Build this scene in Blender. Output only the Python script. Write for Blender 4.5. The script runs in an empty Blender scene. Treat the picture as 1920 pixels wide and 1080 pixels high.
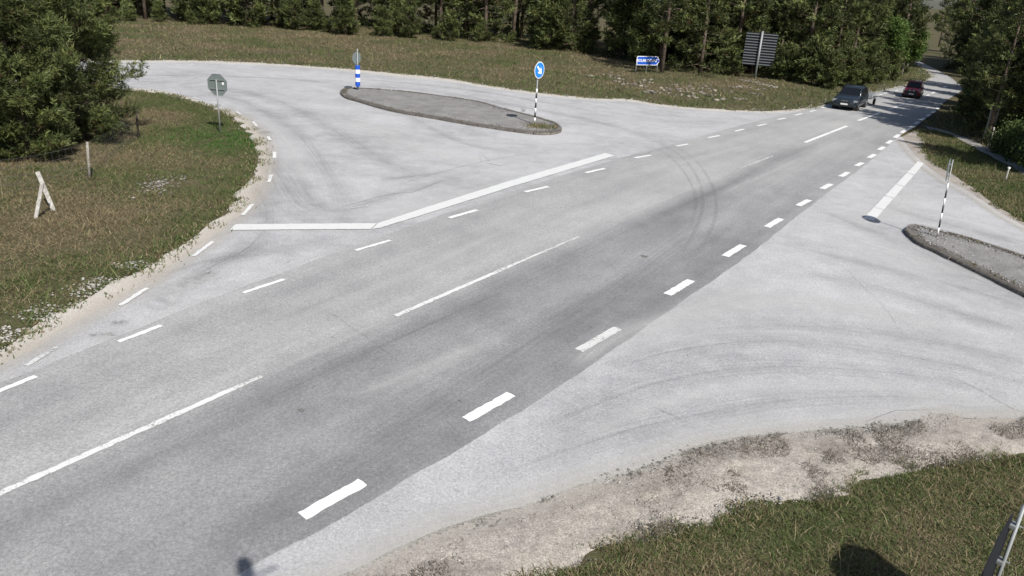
import bpy, bmesh, math, random
import numpy as np
from mathutils import Vector, Matrix

# ------------------------------------------------------------------ camera, sky, sun, exposure
SC = bpy.context.scene
COL = SC.collection
rad = math.radians
CAM_H, PITCH, ROLL, FPX = 5.88, 0.3794, 0.0638, 1457.0
cp, sp, cr, sr = math.cos(PITCH), math.sin(PITCH), math.cos(ROLL), math.sin(ROLL)
r0, u0, f0 = Vector((1, 0, 0)), Vector((0, sp, cp)), Vector((0, cp, -sp))
right, up = r0 * cr + u0 * sr, -r0 * sr + u0 * cr
cd = bpy.data.cameras.new('camera')
cam = bpy.data.objects.new('camera', cd)
COL.objects.link(cam)
cd.sensor_fit = 'HORIZONTAL'; cd.sensor_width = 36.0
cd.lens = FPX / 1920 * 36.0
cd.clip_start = 0.05; cd.clip_end = 3000
cam.matrix_world = Matrix(((right.x, up.x, -f0.x, 0), (right.y, up.y, -f0.y, 0), (right.z, up.z, -f0.z, CAM_H), (0, 0, 0, 1)))
SC.camera = cam

SUN_AZ, SUN_EL = rad(152.0), rad(45.0)        # clockwise from +Y
world = bpy.data.worlds.new('World'); SC.world = world; world.use_nodes = True
wn = world.node_tree.nodes; wl = world.node_tree.links
sky = wn.new('ShaderNodeTexSky'); sky.sky_type = 'NISHITA'; sky.sun_disc = False
sky.sun_elevation = SUN_EL; sky.sun_rotation = SUN_AZ; sky.dust_density = 1.5
bg = wn['Background']; bg.inputs[1].default_value = 0.075
wl.new(sky.outputs[0], bg.inputs[0])
sl = bpy.data.lights.new('sun', 'SUN'); sl.energy = 4.6; sl.angle = rad(0.55); sl.color = (1.0, 0.965, 0.91)
sun = bpy.data.objects.new('sun', sl); COL.objects.link(sun)
sdir = Vector((math.sin(SUN_AZ) * math.cos(SUN_EL), math.cos(SUN_AZ) * math.cos(SUN_EL), math.sin(SUN_EL)))
sun.rotation_euler = sdir.to_track_quat('Z', 'Y').to_euler(); sun.location = sdir * 60
SC.view_settings.view_transform = 'Standard'; SC.view_settings.look = 'None'
SC.view_settings.gamma = 1.0; SC.view_settings.exposure = 0.32
SC.view_settings.use_curve_mapping = False
SC.render.engine = 'CYCLES'
SC.cycles.transparent_max_bounces = 24
SC.cycles.max_bounces = 6

# ------------------------------------------------------------------ helpers
rng = np.random.default_rng(7)
random.seed(7)

def G(px, py, z=0.0):
    """point of the level z that the photograph shows at pixel px,py"""
    X, Y = (px - 960) / FPX, (540 - py) / FPX
    x, v = X * cr - Y * sr, X * sr + Y * cr
    d = (x, cp + v * sp, -sp + v * cp)
    t = (z - CAM_H) / d[2]
    return Vector((d[0] * t, d[1] * t, z))

def GL(pts):
    return [G(*p) for p in pts]

def tag(o, label=None, cat=None, group=None, kind=None):
    if label: o['label'] = label
    if cat: o['category'] = cat
    if group: o['group'] = group
    if kind: o['kind'] = kind
    return o

def empty(name, loc=(0, 0, 0), rz=0.0):
    o = bpy.data.objects.new(name, None); COL.objects.link(o)
    o.location = loc; o.rotation_euler = (0, 0, rz); o.empty_display_size = 0.3
    return o

def link_mesh(name, me, mat=None, parent=None, loc=None):
    o = bpy.data.objects.new(name, me); COL.objects.link(o)
    if mat is not None and len(me.materials) == 0: me.materials.append(mat)
    if parent is not None: o.parent = parent
    if loc is not None: o.location = loc
    return o

class MB:
    def __init__(s): s.v = []; s.f = []; s.m = []; s.mats = []
    def mi(s, mat):
        if mat is None: return 0
        if mat not in s.mats: s.mats.append(mat)
        return s.mats.index(mat)
    def add(s, vs, fs, mat=None):
        b = len(s.v); s.v += [tuple(x) for x in vs]
        k = s.mi(mat)
        for f in fs: s.f.append(tuple(b + i for i in f)); s.m.append(k)
        return s
    def box(s, c, d, rot=None, mat=None):
        x, y, z = d[0] / 2, d[1] / 2, d[2] / 2
        vs = [Vector((i * x, j * y, k * z)) for i in (-1, 1) for j in (-1, 1) for k in (-1, 1)]
        if rot is not None: vs = [rot @ v for v in vs]
        vs = [v + Vector(c) for v in vs]
        return s.add(vs, [(0, 1, 3, 2), (4, 6, 7, 5), (0, 4, 5, 1), (2, 3, 7, 6), (0, 2, 6, 4), (1, 5, 7, 3)], mat)
    def tube(s, pts, radii, n=10, mat=None, cap=True):
        pts = [Vector(p) for p in pts]
        if not hasattr(radii, '__len__'): radii = [radii] * len(pts)
        rings = []
        for i, p in enumerate(pts):
            a = pts[max(i - 1, 0)]; b = pts[min(i + 1, len(pts) - 1)]
            t = (b - a).normalized()
            ref = Vector((0, 0, 1)) if abs(t.z) < 0.9 else Vector((1, 0, 0))
            e1 = t.cross(ref).normalized(); e2 = t.cross(e1)
            rings.append([p + (e1 * math.cos(q * 2 * math.pi / n) + e2 * math.sin(q * 2 * math.pi / n)) * radii[i] for q in range(n)])
        vs = [v for r in rings for v in r]
        fs = []
        for i in range(len(pts) - 1):
            for q in range(n):
                fs.append((i * n + q, i * n + (q + 1) % n, (i + 1) * n + (q + 1) % n, (i + 1) * n + q))
        if cap:
            fs.append(tuple(range(n))[::-1]); fs.append(tuple((len(pts) - 1) * n + q for q in range(n)))
        return s.add(vs, fs, mat)
    def prism(s, outline, origin, ex, ey, ez, depth, mat=None):
        """outline (a,b) in plane ex,ey, thick along ez (centred)"""
        o = Vector(origin); ex, ey, ez = Vector(ex), Vector(ey), Vector(ez); n = len(outline)
        vs = [o + ex * a + ey * b + ez * (depth / 2) for a, b in outline] + [o + ex * a + ey * b - ez * (depth / 2) for a, b in outline]
        fs = [tuple(range(n)), tuple(range(2 * n - 1, n - 1, -1))] + [(i, n + i, n + (i + 1) % n, (i + 1) % n) for i in range(n)]
        return s.add(vs, fs, mat)
    def loft(s, rings, mat=None, closed=True, cap=True):
        n = len(rings[0]); vs = [v for r in rings for v in r]; fs = []
        for i in range(len(rings) - 1):
            for q in range(n if closed else n - 1):
                fs.append((i * n + q, (i + 1) * n + q, (i + 1) * n + (q + 1) % n, i * n + (q + 1) % n))
        if cap:
            fs.append(tuple(range(n))); fs.append(tuple((len(rings) - 1) * n + q for q in range(n))[::-1])
        return s.add(vs, fs, mat)
    def mesh(s, name, mat=None, smooth=False, bevel=0):
        me = bpy.data.meshes.new(name); me.from_pydata([tuple(v) for v in s.v], [], s.f)
        if s.mats:
            for m in s.mats: me.materials.append(m)
            me.polygons.foreach_set('material_index', s.m)
        elif mat is not None: me.materials.append(mat)
        bm = bmesh.new(); bm.from_mesh(me); bmesh.ops.recalc_face_normals(bm, faces=bm.faces)
        if bevel:
            bmesh.ops.bevel(bm, geom=[e for e in bm.edges if len(e.link_faces) == 2 and e.calc_face_angle(0) > 0.5], offset=bevel, segments=2, affect='EDGES', clamp_overlap=True)
        bm.to_mesh(me); bm.free()
        if smooth: me.polygons.foreach_set('use_smooth', [True] * len(me.polygons))
        return me
    def build(s, name, mat=None, parent=None, smooth=False, bevel=0, loc=None):
        return link_mesh(name, s.mesh(name, mat, smooth, bevel), None, parent, loc)

# numpy value noise
_lat = rng.random((256, 256))
def vnoise(x, y, scale, off=0.0):
    x = np.asarray(x) / scale + off * 17.3 + 50; y = np.asarray(y) / scale + off * 9.1 + 50
    xi, yi = np.floor(x).astype(int), np.floor(y).astype(int); fx, fy = x - xi, y - yi
    fx, fy = fx * fx * (3 - 2 * fx), fy * fy * (3 - 2 * fy)
    a = _lat[xi % 256, yi % 256]; b = _lat[(xi + 1) % 256, yi % 256]; c = _lat[xi % 256, (yi + 1) % 256]; d = _lat[(xi + 1) % 256, (yi + 1) % 256]
    return (a * (1 - fx) + b * fx) * (1 - fy) + (c * (1 - fx) + d * fx) * fy
def fbm(x, y, scale, off=0.0, oc=3):
    t = 0; a = 1; n = 0
    for i in range(oc):
        t = t + a * vnoise(x, y, scale / 2 ** i, off + i * 3.7); n += a; a *= 0.5
    return t / n

def inside(poly, x, y):
    """points in polygon, numpy"""
    p = np.array([(v[0], v[1]) for v in poly]); n = len(p); r = np.zeros(np.shape(x), bool); j = n - 1
    for i in range(n):
        xi, yi, xj, yj = p[i, 0], p[i, 1], p[j, 0], p[j, 1]
        if yi != yj:
            r ^= ((yi > y) != (yj > y)) & (x < (xj - xi) * (y - yi) / (yj - yi) + xi)
        j = i
    return r
def pdist(poly, x, y, closed=True):
    p = [(v[0], v[1]) for v in poly]; d = np.full(np.shape(x), 1e9)
    for i in range(len(p) if closed else len(p) - 1):
        ax, ay = p[i]; bx, by = p[(i + 1) % len(p)]
        ux, uy = bx - ax, by - ay; L = ux * ux + uy * uy + 1e-12
        t = np.clip(((x - ax) * ux + (y - ay) * uy) / L, 0, 1)
        d = np.minimum(d, np.hypot(x - ax - t * ux, y - ay - t * uy))
    return d

def resample(pts, step):
    pts = [Vector(p) for p in pts]; out = [pts[0]]
    for a, b in zip(pts[:-1], pts[1:]):
        n = max(1, int((b - a).length / step))
        for i in range(1, n + 1): out.append(a.lerp(b, i / n))
    return out
def spline(pts, step=0.5):
    """Catmull-Rom through points"""
    P = [Vector(p) for p in pts]; P = [P[0] * 2 - P[1]] + P + [P[-1] * 2 - P[-2]]; out = []
    for i in range(1, len(P) - 2):
        n = max(1, int((P[i + 1] - P[i]).length / step))
        for k in range(n):
            t = k / n; a, b, c, d = P[i - 1], P[i], P[i + 1], P[i + 2]
            out.append(0.5 * ((2 * b) + (c - a) * t + (2 * a - 5 * b + 4 * c - d) * t * t + (3 * b - a - 3 * c + d) * t ** 3))
    out.append(P[-2]); return out
def jitter(pts, amp, sc=0.5, off=0):
    out = []
    for i, p in enumerate(pts):
        a = pts[max(i - 1, 0)]; b = pts[min(i + 1, len(pts) - 1)]; t = (b - a); t.z = 0
        n = Vector((-t.y, t.x, 0)).normalized() if t.length > 1e-6 else Vector((0, 0, 0))
        k = float(fbm(np.array(p.x), np.array(p.y), sc, off)) - 0.5
        out.append(p + n * k * 2 * amp)
    return out

def sheet(name, poly, z, mat, kind=None, parent=None):
    me = bpy.data.meshes.new(name)
    me.from_pydata([(p[0], p[1], z) for p in poly], [], [tuple(range(len(poly)))])
    bm = bmesh.new(); bm.from_mesh(me)
    bmesh.ops.triangulate(bm, faces=bm.faces)
    bmesh.ops.recalc_face_normals(bm, faces=bm.faces)
    for f in bm.faces:
        if f.normal.z < 0: f.normal_flip()
    bm.to_mesh(me); bm.free()
    o = link_mesh(name, me, mat, parent)
    if kind: o['kind'] = kind
    return o

# ------------------------------------------------------------------ materials
def nm(name):
    m = bpy.data.materials.new(name); m.use_nodes = True
    return m, m.node_tree.nodes, m.node_tree.links, m.node_tree.nodes['Principled BSDF']
def mixc(N, L, fac, a, b, mode='MIX'):
    n = N.new('ShaderNodeMix'); n.data_type = 'RGBA'; n.blend_type = mode
    for s, v in ((n.inputs[0], fac), (n.inputs[6], a), (n.inputs[7], b)):
        if hasattr(v, 'is_linked'): L.new(v, s)
        else: s.default_value = v if not hasattr(v, '__len__') else (*v[:3], 1)
    return n.outputs[2]
def noise(N, L, vec, scale, detail=4, rough=0.6):
    n = N.new('ShaderNodeTexNoise'); n.inputs['Scale'].default_value = scale; n.inputs['Detail'].default_value = detail; n.inputs['Roughness'].default_value = rough
    if vec is not None: L.new(vec, n.inputs['Vector'])
    return n.outputs[0]
def ramp(N, L, fac, stops):
    n = N.new('ShaderNodeValToRGB'); L.new(fac, n.inputs[0]); e = n.color_ramp.elements
    while len(e) < len(stops): e.new(0.5)
    for el, (p, c) in zip(e, stops):
        el.position = p; el.color = (c, c, c, 1) if not hasattr(c, '__len__') else (*c[:3], 1)
    return n.outputs[0]
def mapping(N, L, vec, scale):
    n = N.new('ShaderNodeMapping'); n.inputs['Scale'].default_value = scale; L.new(vec, n.inputs['Vector']); return n.outputs[0]
def mth(N, L, op, a, b=None):
    n = N.new('ShaderNodeMath'); n.operation = op
    for s, v in ((n.inputs[0], a), (n.inputs[1], b)):
        if v is None: continue
        if hasattr(v, 'is_linked'): L.new(v, s)
        else: s.default_value = v
    return n.outputs[0]
def bump(N, L, P, h, strength, dist):
    b = N.new('ShaderNodeBump'); b.inputs['Strength'].default_value = strength; b.inputs['Distance'].default_value = dist
    L.new(h, b.inputs['Height']); L.new(b.outputs[0], P.inputs['Normal'])

def simple(name, col, rough=0.6, metal=0.0, var=0.15, scale=8.0, coat=0.0, spec=0.5):
    m, N, L, P = nm(name)
    tc = N.new('ShaderNodeTexCoord')
    f = noise(N, L, tc.outputs['Object'], scale, 5, 0.65)
    lo = tuple(c * (1 - var) for c in col); hi = tuple(min(1, c * (1 + var)) for c in col)
    L.new(mixc(N, L, f, lo, hi), P.inputs['Base Color'])
    P.inputs['Roughness'].default_value = rough; P.inputs['Metallic'].default_value = metal
    P.inputs['Coat Weight'].default_value = coat; P.inputs['Specular IOR Level'].default_value = spec
    return m

def asphalt(name, lo, hi, dust, big=0.25, spec=0.25):
    m, N, L, P = nm(name)
    tc = N.new('ShaderNodeTexCoord'); v = tc.outputs['Object']
    a = ramp(N, L, noise(N, L, v, big, 5, 0.62), [(0.32, 0), (0.68, 1)])
    c = mixc(N, L, a, lo, hi)
    d = ramp(N, L, noise(N, L, v, 1.7, 6, 0.7), [(0.42, 0), (0.7, 1)])
    c = mixc(N, L, mth(N, L, 'MULTIPLY', d, 0.45), c, dust)
    g = noise(N, L, v, 26, 4, 0.85)
    c = mixc(N, L, 0.5, c, ramp(N, L, g, [(0.3, 0.18), (0.52, 0.52), (0.75, 0.95)]), 'OVERLAY')
    g2 = noise(N, L, v, 95, 2, 0.8)
    c = mixc(N, L, 0.33, c, ramp(N, L, g2, [(0.3, 0.1), (0.5, 0.5), (0.72, 1)]), 'OVERLAY')
    sp_ = ramp(N, L, noise(N, L, v, 7, 2, 0.5), [(0.23, 1), (0.27, 0)])
    c = mixc(N, L, mth(N, L, 'MULTIPLY', sp_, 0.5), c, tuple(x * 0.55 for x in lo))
    L.new(c, P.inputs['Base Color']); P.inputs['Roughness'].default_value = 0.9; P.inputs['Specular IOR Level'].default_value = spec
    bump(N, L, P, g2, 0.35, 0.004)
    return m

def road_uv_mat():
    """main carriageway: streaks run along the road, wheel paths across it; uv = metres along, metres across"""
    m, N, L, P = nm('worn_asphalt_carriageway')
    uv = N.new('ShaderNodeUVMap').outputs[0]; tc = N.new('ShaderNodeTexCoord'); v = tc.outputs['Object']
    sep = N.new('ShaderNodeSeparateXYZ'); L.new(uv, sep.inputs[0])
    wob = noise(N, L, mapping(N, L, uv, (0.12, 0.3, 1)), 1.0, 3)
    vv = mth(N, L, 'ADD', sep.outputs[1], mth(N, L, 'MULTIPLY', mth(N, L, 'SUBTRACT', wob, 0.5), 0.9))
    f = mth(N, L, 'ADD', mth(N, L, 'DIVIDE', vv, 8.0), 0.5)     # -4..4 m -> 0..1
    prof = ramp(N, L, f, [(0.06, 0.74), (0.2, 0.70), (0.32, 0.74), (0.45, 0.92), (0.505, 0.66), (0.57, 0.26), (0.64, 0.36), (0.70, 0.50), (0.78, 0.22), (0.86, 0.16), (0.93, 0.30)])
    st = noise(N, L, mapping(N, L, uv, (0.07, 1.3, 1)), 1.0, 4, 0.55)
    st2 = noise(N, L, mapping(N, L, uv, (0.3, 6.0, 1)), 1.0, 4, 0.6)
    bl = noise(N, L, v, 0.16, 4, 0.6)
    md = noise(N, L, v, 1.3, 5, 0.65)
    far = N.new('ShaderNodeMapRange'); far.inputs[1].default_value = 20; far.inputs[2].default_value = 33; L.new(sep.outputs[0], far.inputs[0])
    # the crossing traffic of the side roads has evened the wheel paths out with dust beyond the near half
    even = mixc(N, L, mth(N, L, 'MULTIPLY', far.outputs[0], 0.75), prof, (0.74, 0.74, 0.74))
    t = mth(N, L, 'MULTIPLY', even, 0.72)
    for src, k in ((st, 0.55), (st2, 0.22), (bl, 0.9), (md, 0.4)):
        t = mth(N, L, 'ADD', t, mth(N, L, 'MULTIPLY', mth(N, L, 'SUBTRACT', src, 0.5), k))
    c = ramp(N, L, t, [(0.0, (0.186, 0.185, 0.188)), (0.3, (0.268, 0.266, 0.266)), (0.6, (0.350, 0.347, 0.342)), (1.0, (0.445, 0.439, 0.427))])
    g = noise(N, L, v, 26, 4, 0.85)
    c = mixc(N, L, 0.5, c, ramp(N, L, g, [(0.3, 0.15), (0.52, 0.5), (0.75, 0.95)]), 'OVERLAY')
    g2 = noise(N, L, v, 95, 2, 0.8)
    c = mixc(N, L, 0.35, c, ramp(N, L, g2, [(0.3, 0.1), (0.5, 0.5), (0.72, 1)]), 'OVERLAY')
    sp_ = ramp(N, L, noise(N, L, v, 5.5, 2, 0.5), [(0.22, 1), (0.25, 0)])
    c = mixc(N, L, mth(N, L, 'MULTIPLY', sp_, 0.55), c, (0.06, 0.06, 0.06))
    L.new(c, P.inputs['Base Color']); P.inputs['Roughness'].default_value = 0.85; P.inputs['Specular IOR Level'].default_value = 0.3
    bump(N, L, P, g2, 0.35, 0.004)
    return m

def wear_mat(name, col, alpha, sharp=False, patchy=0.5, fine=7):
    """soft-edged stain: uv.x metres along, uv.y 0..1 across"""
    m, N, L, P = nm(name)
    uv = N.new('ShaderNodeUVMap').outputs[0]; tc = N.new('ShaderNodeTexCoord'); v = tc.outputs['Object']
    sep = N.new('ShaderNodeSeparateXYZ'); L.new(uv, sep.inputs[0])
    if sharp: pr = ramp(N, L, sep.outputs[1], [(0, 0), (0.2, 1), (0.8, 1), (1, 0)])
    else: pr = ramp(N, L, sep.outputs[1], [(0, 0), (0.25, 0.35), (0.5, 1), (0.75, 0.35), (1, 0)])
    st = ramp(N, L, noise(N, L, mapping(N, L, uv, (0.25, fine, 1)), 1.0, 6, 0.7), [(0.34, 1 - patchy), (0.64, 1)])
    gr = ramp(N, L, noise(N, L, v, 30, 3, 0.8), [(0.3, 0.35), (0.6, 1)])
    a = mth(N, L, 'MULTIPLY', mth(N, L, 'MULTIPLY', pr, st), gr)
    ends = N.new('ShaderNodeAttribute'); ends.attribute_name = 'fade'
    a = mth(N, L, 'MULTIPLY', mth(N, L, 'MULTIPLY', a, alpha), ends.outputs['Fac'])
    L.new(a, P.inputs['Alpha'])
    L.new(mixc(N, L, noise(N, L, v, 12, 3), tuple(x * 0.85 for x in col), tuple(x * 1.15 for x in col)), P.inputs['Base Color'])
    P.inputs['Roughness'].default_value = 0.95; P.inputs['Specular IOR Level'].default_value = 0.15
    return m

def paint_mat(name, col, wear):
    m, N, L, P = nm(name)
    tc = N.new('ShaderNodeTexCoord'); v = tc.outputs['Object']
    a = noise(N, L, v, 26, 5, 0.75); b = noise(N, L, v, 1.5, 3)
    t = mth(N, L, 'ADD', mth(N, L, 'MULTIPLY', a, 0.7), mth(N, L, 'MULTIPLY', b, 0.45))
    alpha = ramp(N, L, t, [(wear, 0.0), (wear + 0.1, 1.0)])
    L.new(alpha, P.inputs['Alpha'])
    L.new(mixc(N, L, noise(N, L, v, 4, 4), tuple(c * 0.86 for c in col), col), P.inputs['Base Color'])
    P.inputs['Roughness'].default_value = 0.7
    return m

def soil_mat(name, stops, sc1=0.35, bmp=0.02, mott=0.45):
    m, N, L, P = nm(name)
    tc = N.new('ShaderNodeTexCoord'); v = tc.outputs['Object']
    a = noise(N, L, v, sc1, 6, 0.68); b = noise(N, L, v, 6, 5, 0.75)
    t = mth(N, L, 'ADD', mth(N, L, 'MULTIPLY', a, 0.65), mth(N, L, 'MULTIPLY', b, 0.35))
    c = ramp(N, L, t, stops)
    g = noise(N, L, v, 45, 3, 0.8)
    c = mixc(N, L, 0.65, c, ramp(N, L, g, [(0.3, 0.12), (0.52, 0.5), (0.72, 0.95)]), 'OVERLAY')
    g3 = noise(N, L, v, 14, 4, 0.7)
    c = mixc(N, L, mott, c, ramp(N, L, g3, [(0.32, 0.15), (0.52, 0.5), (0.70, 0.9)]), 'OVERLAY')
    L.new(c, P.inputs['Base Color']); P.inputs['Roughness'].default_value = 0.97; P.inputs['Specular IOR Level'].default_value = 0.1
    bump(N, L, P, b, 0.7, bmp)
    return m

def attr_mat(name, rough=0.75, trans=0.25, spec=0.2):
    """colour read per leaf / blade / stone from the mesh attribute 'tint'"""
    m, N, L, P = nm(name)
    at = N.new('ShaderNodeAttribute'); at.attribute_name = 'tint'
    L.new(at.outputs['Color'], P.inputs['Base Color']); P.inputs['Roughness'].default_value = rough; P.inputs['Specular IOR Level'].default_value = spec
    if trans > 0:
        tr = N.new('ShaderNodeBsdfTranslucent'); L.new(at.outputs['Color'], tr.inputs[0])
        mx = N.new('ShaderNodeMixShader'); mx.inputs[0].default_value = trans
        L.new(P.outputs[0], mx.inputs[1]); L.new(tr.outputs[0], mx.inputs[2]); L.new(mx.outputs[0], N['Material Output'].inputs[0])
    return m

M = dict(
    road=road_uv_mat(),
    side=asphalt('dusty_limestone_asphalt', (0.295, 0.294, 0.30), (0.435, 0.434, 0.439), (0.53, 0.526, 0.518)),
    side2=asphalt('pale_dusty_asphalt', (0.300, 0.299, 0.304), (0.435, 0.434, 0.439), (0.53, 0.526, 0.52), 0.2),
    island=asphalt('island_asphalt', (0.165, 0.16, 0.155), (0.235, 0.228, 0.22), (0.31, 0.30, 0.28), 0.9),
    path=asphalt('track_surface', (0.22, 0.21, 0.20), (0.30, 0.29, 0.27), (0.33, 0.31, 0.28), 0.5),
    dark=wear_mat('rubber_darkened_track', (0.18, 0.18, 0.183), 0.36, False, 1.0, 17),
    skid=wear_mat('tyre_mark_rubber', (0.12, 0.12, 0.12), 0.16, True, 0.6),
    potpale=wear_mat('pothole_dust', (0.52, 0.50, 0.46), 0.4, False, 0.7),
    potdark=wear_mat('pothole_grit', (0.23, 0.22, 0.20), 0.5, False, 0.7),
    soiledge=wear_mat('dirt_in_gutter', (0.12, 0.105, 0.085), 0.65, True, 0.8),
    crack=wear_mat('crack_line', (0.07, 0.068, 0.065), 0.5, True, 0.8),
    pale=wear_mat('limestone_dust', (0.62, 0.615, 0.60), 0.6, False, 0.7, 9),
    beige=wear_mat('sand_dust', (0.52, 0.48, 0.42), 0.85),
    white=paint_mat('road_paint_white', (0.76, 0.76, 0.745), 0.37),
    white_new=paint_mat('road_paint_fresh', (0.86, 0.86, 0.85), 0.2),
    white_old=paint_mat('road_paint_worn', (0.66, 0.66, 0.64), 0.47),
    white_stop=paint_mat('road_paint_dusty', (0.66, 0.66, 0.645), 0.36),
    white_thin=paint_mat('road_paint_thin', (0.70, 0.70, 0.685), 0.43),
    white_faint=paint_mat('road_paint_faint', (0.60, 0.60, 0.59), 0.48),
    gravel=soil_mat('sandy_gravel_shoulder', [(0.28, (0.20, 0.175, 0.15)), (0.42, (0.29, 0.26, 0.227)), (0.55, (0.36, 0.327, 0.29)), (0.72, (0.44, 0.412, 0.375))], 0.9, 0.014, 0.2),
    gravel_pale=soil_mat('pale_limestone_gravel', [(0.25, (0.38, 0.345, 0.30)), (0.45, (0.47, 0.435, 0.385)), (0.75, (0.55, 0.52, 0.475))], 0.8, 0.01, 0.12),
    soil=soil_mat('verge_soil', [(0.25, (0.050, 0.058, 0.024)), (0.42, (0.078, 0.078, 0.038)), (0.58, (0.115, 0.094, 0.058)), (0.78, (0.17, 0.14, 0.095))], 0.30, 0.05),
    patch=simple('pothole_filling', (0.30, 0.295, 0.28), 0.95, 0, 0.25, 9),
    patch_dark=simple('pothole_dark', (0.15, 0.145, 0.14), 0.95, 0, 0.25, 9),
    grass=attr_mat('grass_blades', 0.7, 0.3),
    needle=attr_mat('pine_needles', 0.55, 0.22, 0.3),
    leaf=attr_mat('broad_leaves', 0.55, 0.35, 0.3),
    stone=attr_mat('loose_stones', 0.95, 0.0),
    bark=soil_mat('pine_bark', [(0.25, (0.05, 0.038, 0.03)), (0.5, (0.13, 0.10, 0.08)), (0.75, (0.26, 0.21, 0.17))], 3.0, 0.03),
    bark_pale=soil_mat('pale_bark', [(0.3, (0.22, 0.20, 0.17)), (0.5, (0.38, 0.35, 0.31)), (0.75, (0.52, 0.49, 0.45))], 3.0, 0.02),
    kerb=soil_mat('kerb_concrete', [(0.25, (0.09, 0.08, 0.07)), (0.5, (0.165, 0.15, 0.135)), (0.75, (0.26, 0.24, 0.22))], 2.0, 0.01),
    galv_new=simple('bright_zinc_steel', (0.46, 0.48, 0.49), 0.5, 0.4, 0.12, 20),
    galv=simple('galvanised_steel', (0.27, 0.285, 0.29), 0.6, 0.35, 0.18, 20),
    signback=simple('sign_back_grey', (0.165, 0.195, 0.19), 0.55, 0.15, 0.12, 6),
    signdark=simple('sign_back_dark', (0.020, 0.022, 0.026), 0.9, 0.0, 0.15, 6, 0.0, 0.1),
    signrib=simple('sign_rib_grey', (0.20, 0.22, 0.225), 0.6, 0.2, 0.15, 6),
    blue=simple('sign_blue', (0.012, 0.20, 0.62), 0.4, 0, 0.06, 10),
    blue2=simple('sign_deep_blue', (0.01, 0.085, 0.48), 0.4, 0, 0.06, 10),
    swhite=simple('sign_white', (0.80, 0.80, 0.80), 0.45, 0, 0.04, 10),
    black=simple('band_black', (0.015, 0.015, 0.016), 0.5, 0, 0.2, 10),
    wood=soil_mat('weathered_pale_wood', [(0.25, (0.28, 0.265, 0.24)), (0.5, (0.47, 0.45, 0.42)), (0.75, (0.60, 0.585, 0.56))], 4.0, 0.01),
    wood_grey=soil_mat('grey_brown_wood', [(0.25, (0.15, 0.14, 0.125)), (0.5, (0.27, 0.25, 0.22)), (0.75, (0.38, 0.36, 0.33))], 4.0, 0.01),
    wood_dark=soil_mat('dark_old_wood', [(0.25, (0.03, 0.024, 0.02)), (0.5, (0.06, 0.05, 0.042)), (0.75, (0.11, 0.09, 0.08))], 4.0, 0.01),
    wire=simple('fence_wire', (0.12, 0.115, 0.11), 0.6, 0.4),
    tyre=simple('tyre_rubber', (0.014, 0.014, 0.014), 0.85, 0),
    rim=simple('wheel_alloy', (0.32, 0.33, 0.34), 0.4, 0.7),
    glass=simple('car_glass', (0.010, 0.012, 0.015), 0.12, 0, 0.1, 3, 0.0, 0.35),
    plastic=simple('black_plastic', (0.02, 0.02, 0.021), 0.55, 0),
    lamp=simple('headlamp_glass', (0.30, 0.32, 0.34), 0.12, 0.3, 0.1),
    lamp_red=simple('rear_lamp', (0.35, 0.01, 0.01), 0.2, 0, 0.1),
    plate=simple('number_plate', (0.72, 0.72, 0.70), 0.5, 0, 0.05),
    paint_grey=simple('slate_grey_car_paint', (0.022, 0.031, 0.041), 0.35, 0.25, 0.08, 2, 0.35),
    paint_red=simple('dark_red_car_paint', (0.21, 0.010, 0.022), 0.28, 0.2, 0.08, 2, 0.6),
    chrome=simple('chrome_trim', (0.6, 0.6, 0.6), 0.15, 1.0, 0.05),
)

# ------------------------------------------------------------------ layout of the roads (from the photograph, on the level ground)
L_edge_px = [(-330, 850), (-160, 784), (0, 719), (97, 682), (226, 630), (323, 590), (452, 540), (620, 478), (745, 433), (868, 390), (1005, 345), (1116, 311), (1205, 285), (1306, 258), (1406, 231), (1511, 206), (1541, 199), (1631, 176.6), (1692, 162), (1727, 155.5), (1747, 148), (1749, 139), (1736, 128), (1719, 118), (1700, 111), (1676, 106)]
R_edge_px = [(250, 1205), (498, 1049), (624, 981), (747, 909), (869, 838), (1000, 757), (1100, 692), (1160, 650), (1230, 601), (1300, 552), (1400, 481), (1480, 418), (1560, 356), (1620, 311), (1690, 253), (1714, 239), (1747, 214), (1773, 190), (1793, 177), (1804, 168), (1797, 157), (1780, 144), (1760, 133), (1736, 121), (1712, 112), (1684, 106.5)]
C_px = [(-420, 1110), (-210, 1022), (0, 928), (245, 822), (490, 708), (742, 594), (1080, 447), (1240, 378), (1387, 317), (1509, 268), (1588, 237), (1651, 211), (1695, 196), (1741, 179), (1768, 164), (1770, 150), (1756, 138), (1734, 124), (1710, 113.5), (1680, 106.2)]
Lw, Rw = GL(L_edge_px), GL(R_edge_px)
Lw = [Lw[0] + (Lw[0] - Lw[1]).normalized() * 14] + Lw
Rw = [Rw[0] + (Rw[0] - Rw[1]).normalized() * 10] + Rw
Cw = spline(GL(C_px), 0.2)
Ls, Rs = spline(Lw, 0.4), spline(Rw, 0.4)
def nearest(poly, p):
    best = None; bd = 1e9
    for a, b in zip(poly[:-1], poly[1:]):
        u = b - a; t = max(0, min(1, (p - a).dot(u) / max(u.dot(u), 1e-12))); q = a + u * t; d = (p - q).length
        if d < bd: bd, best = d, q
    return best
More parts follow.
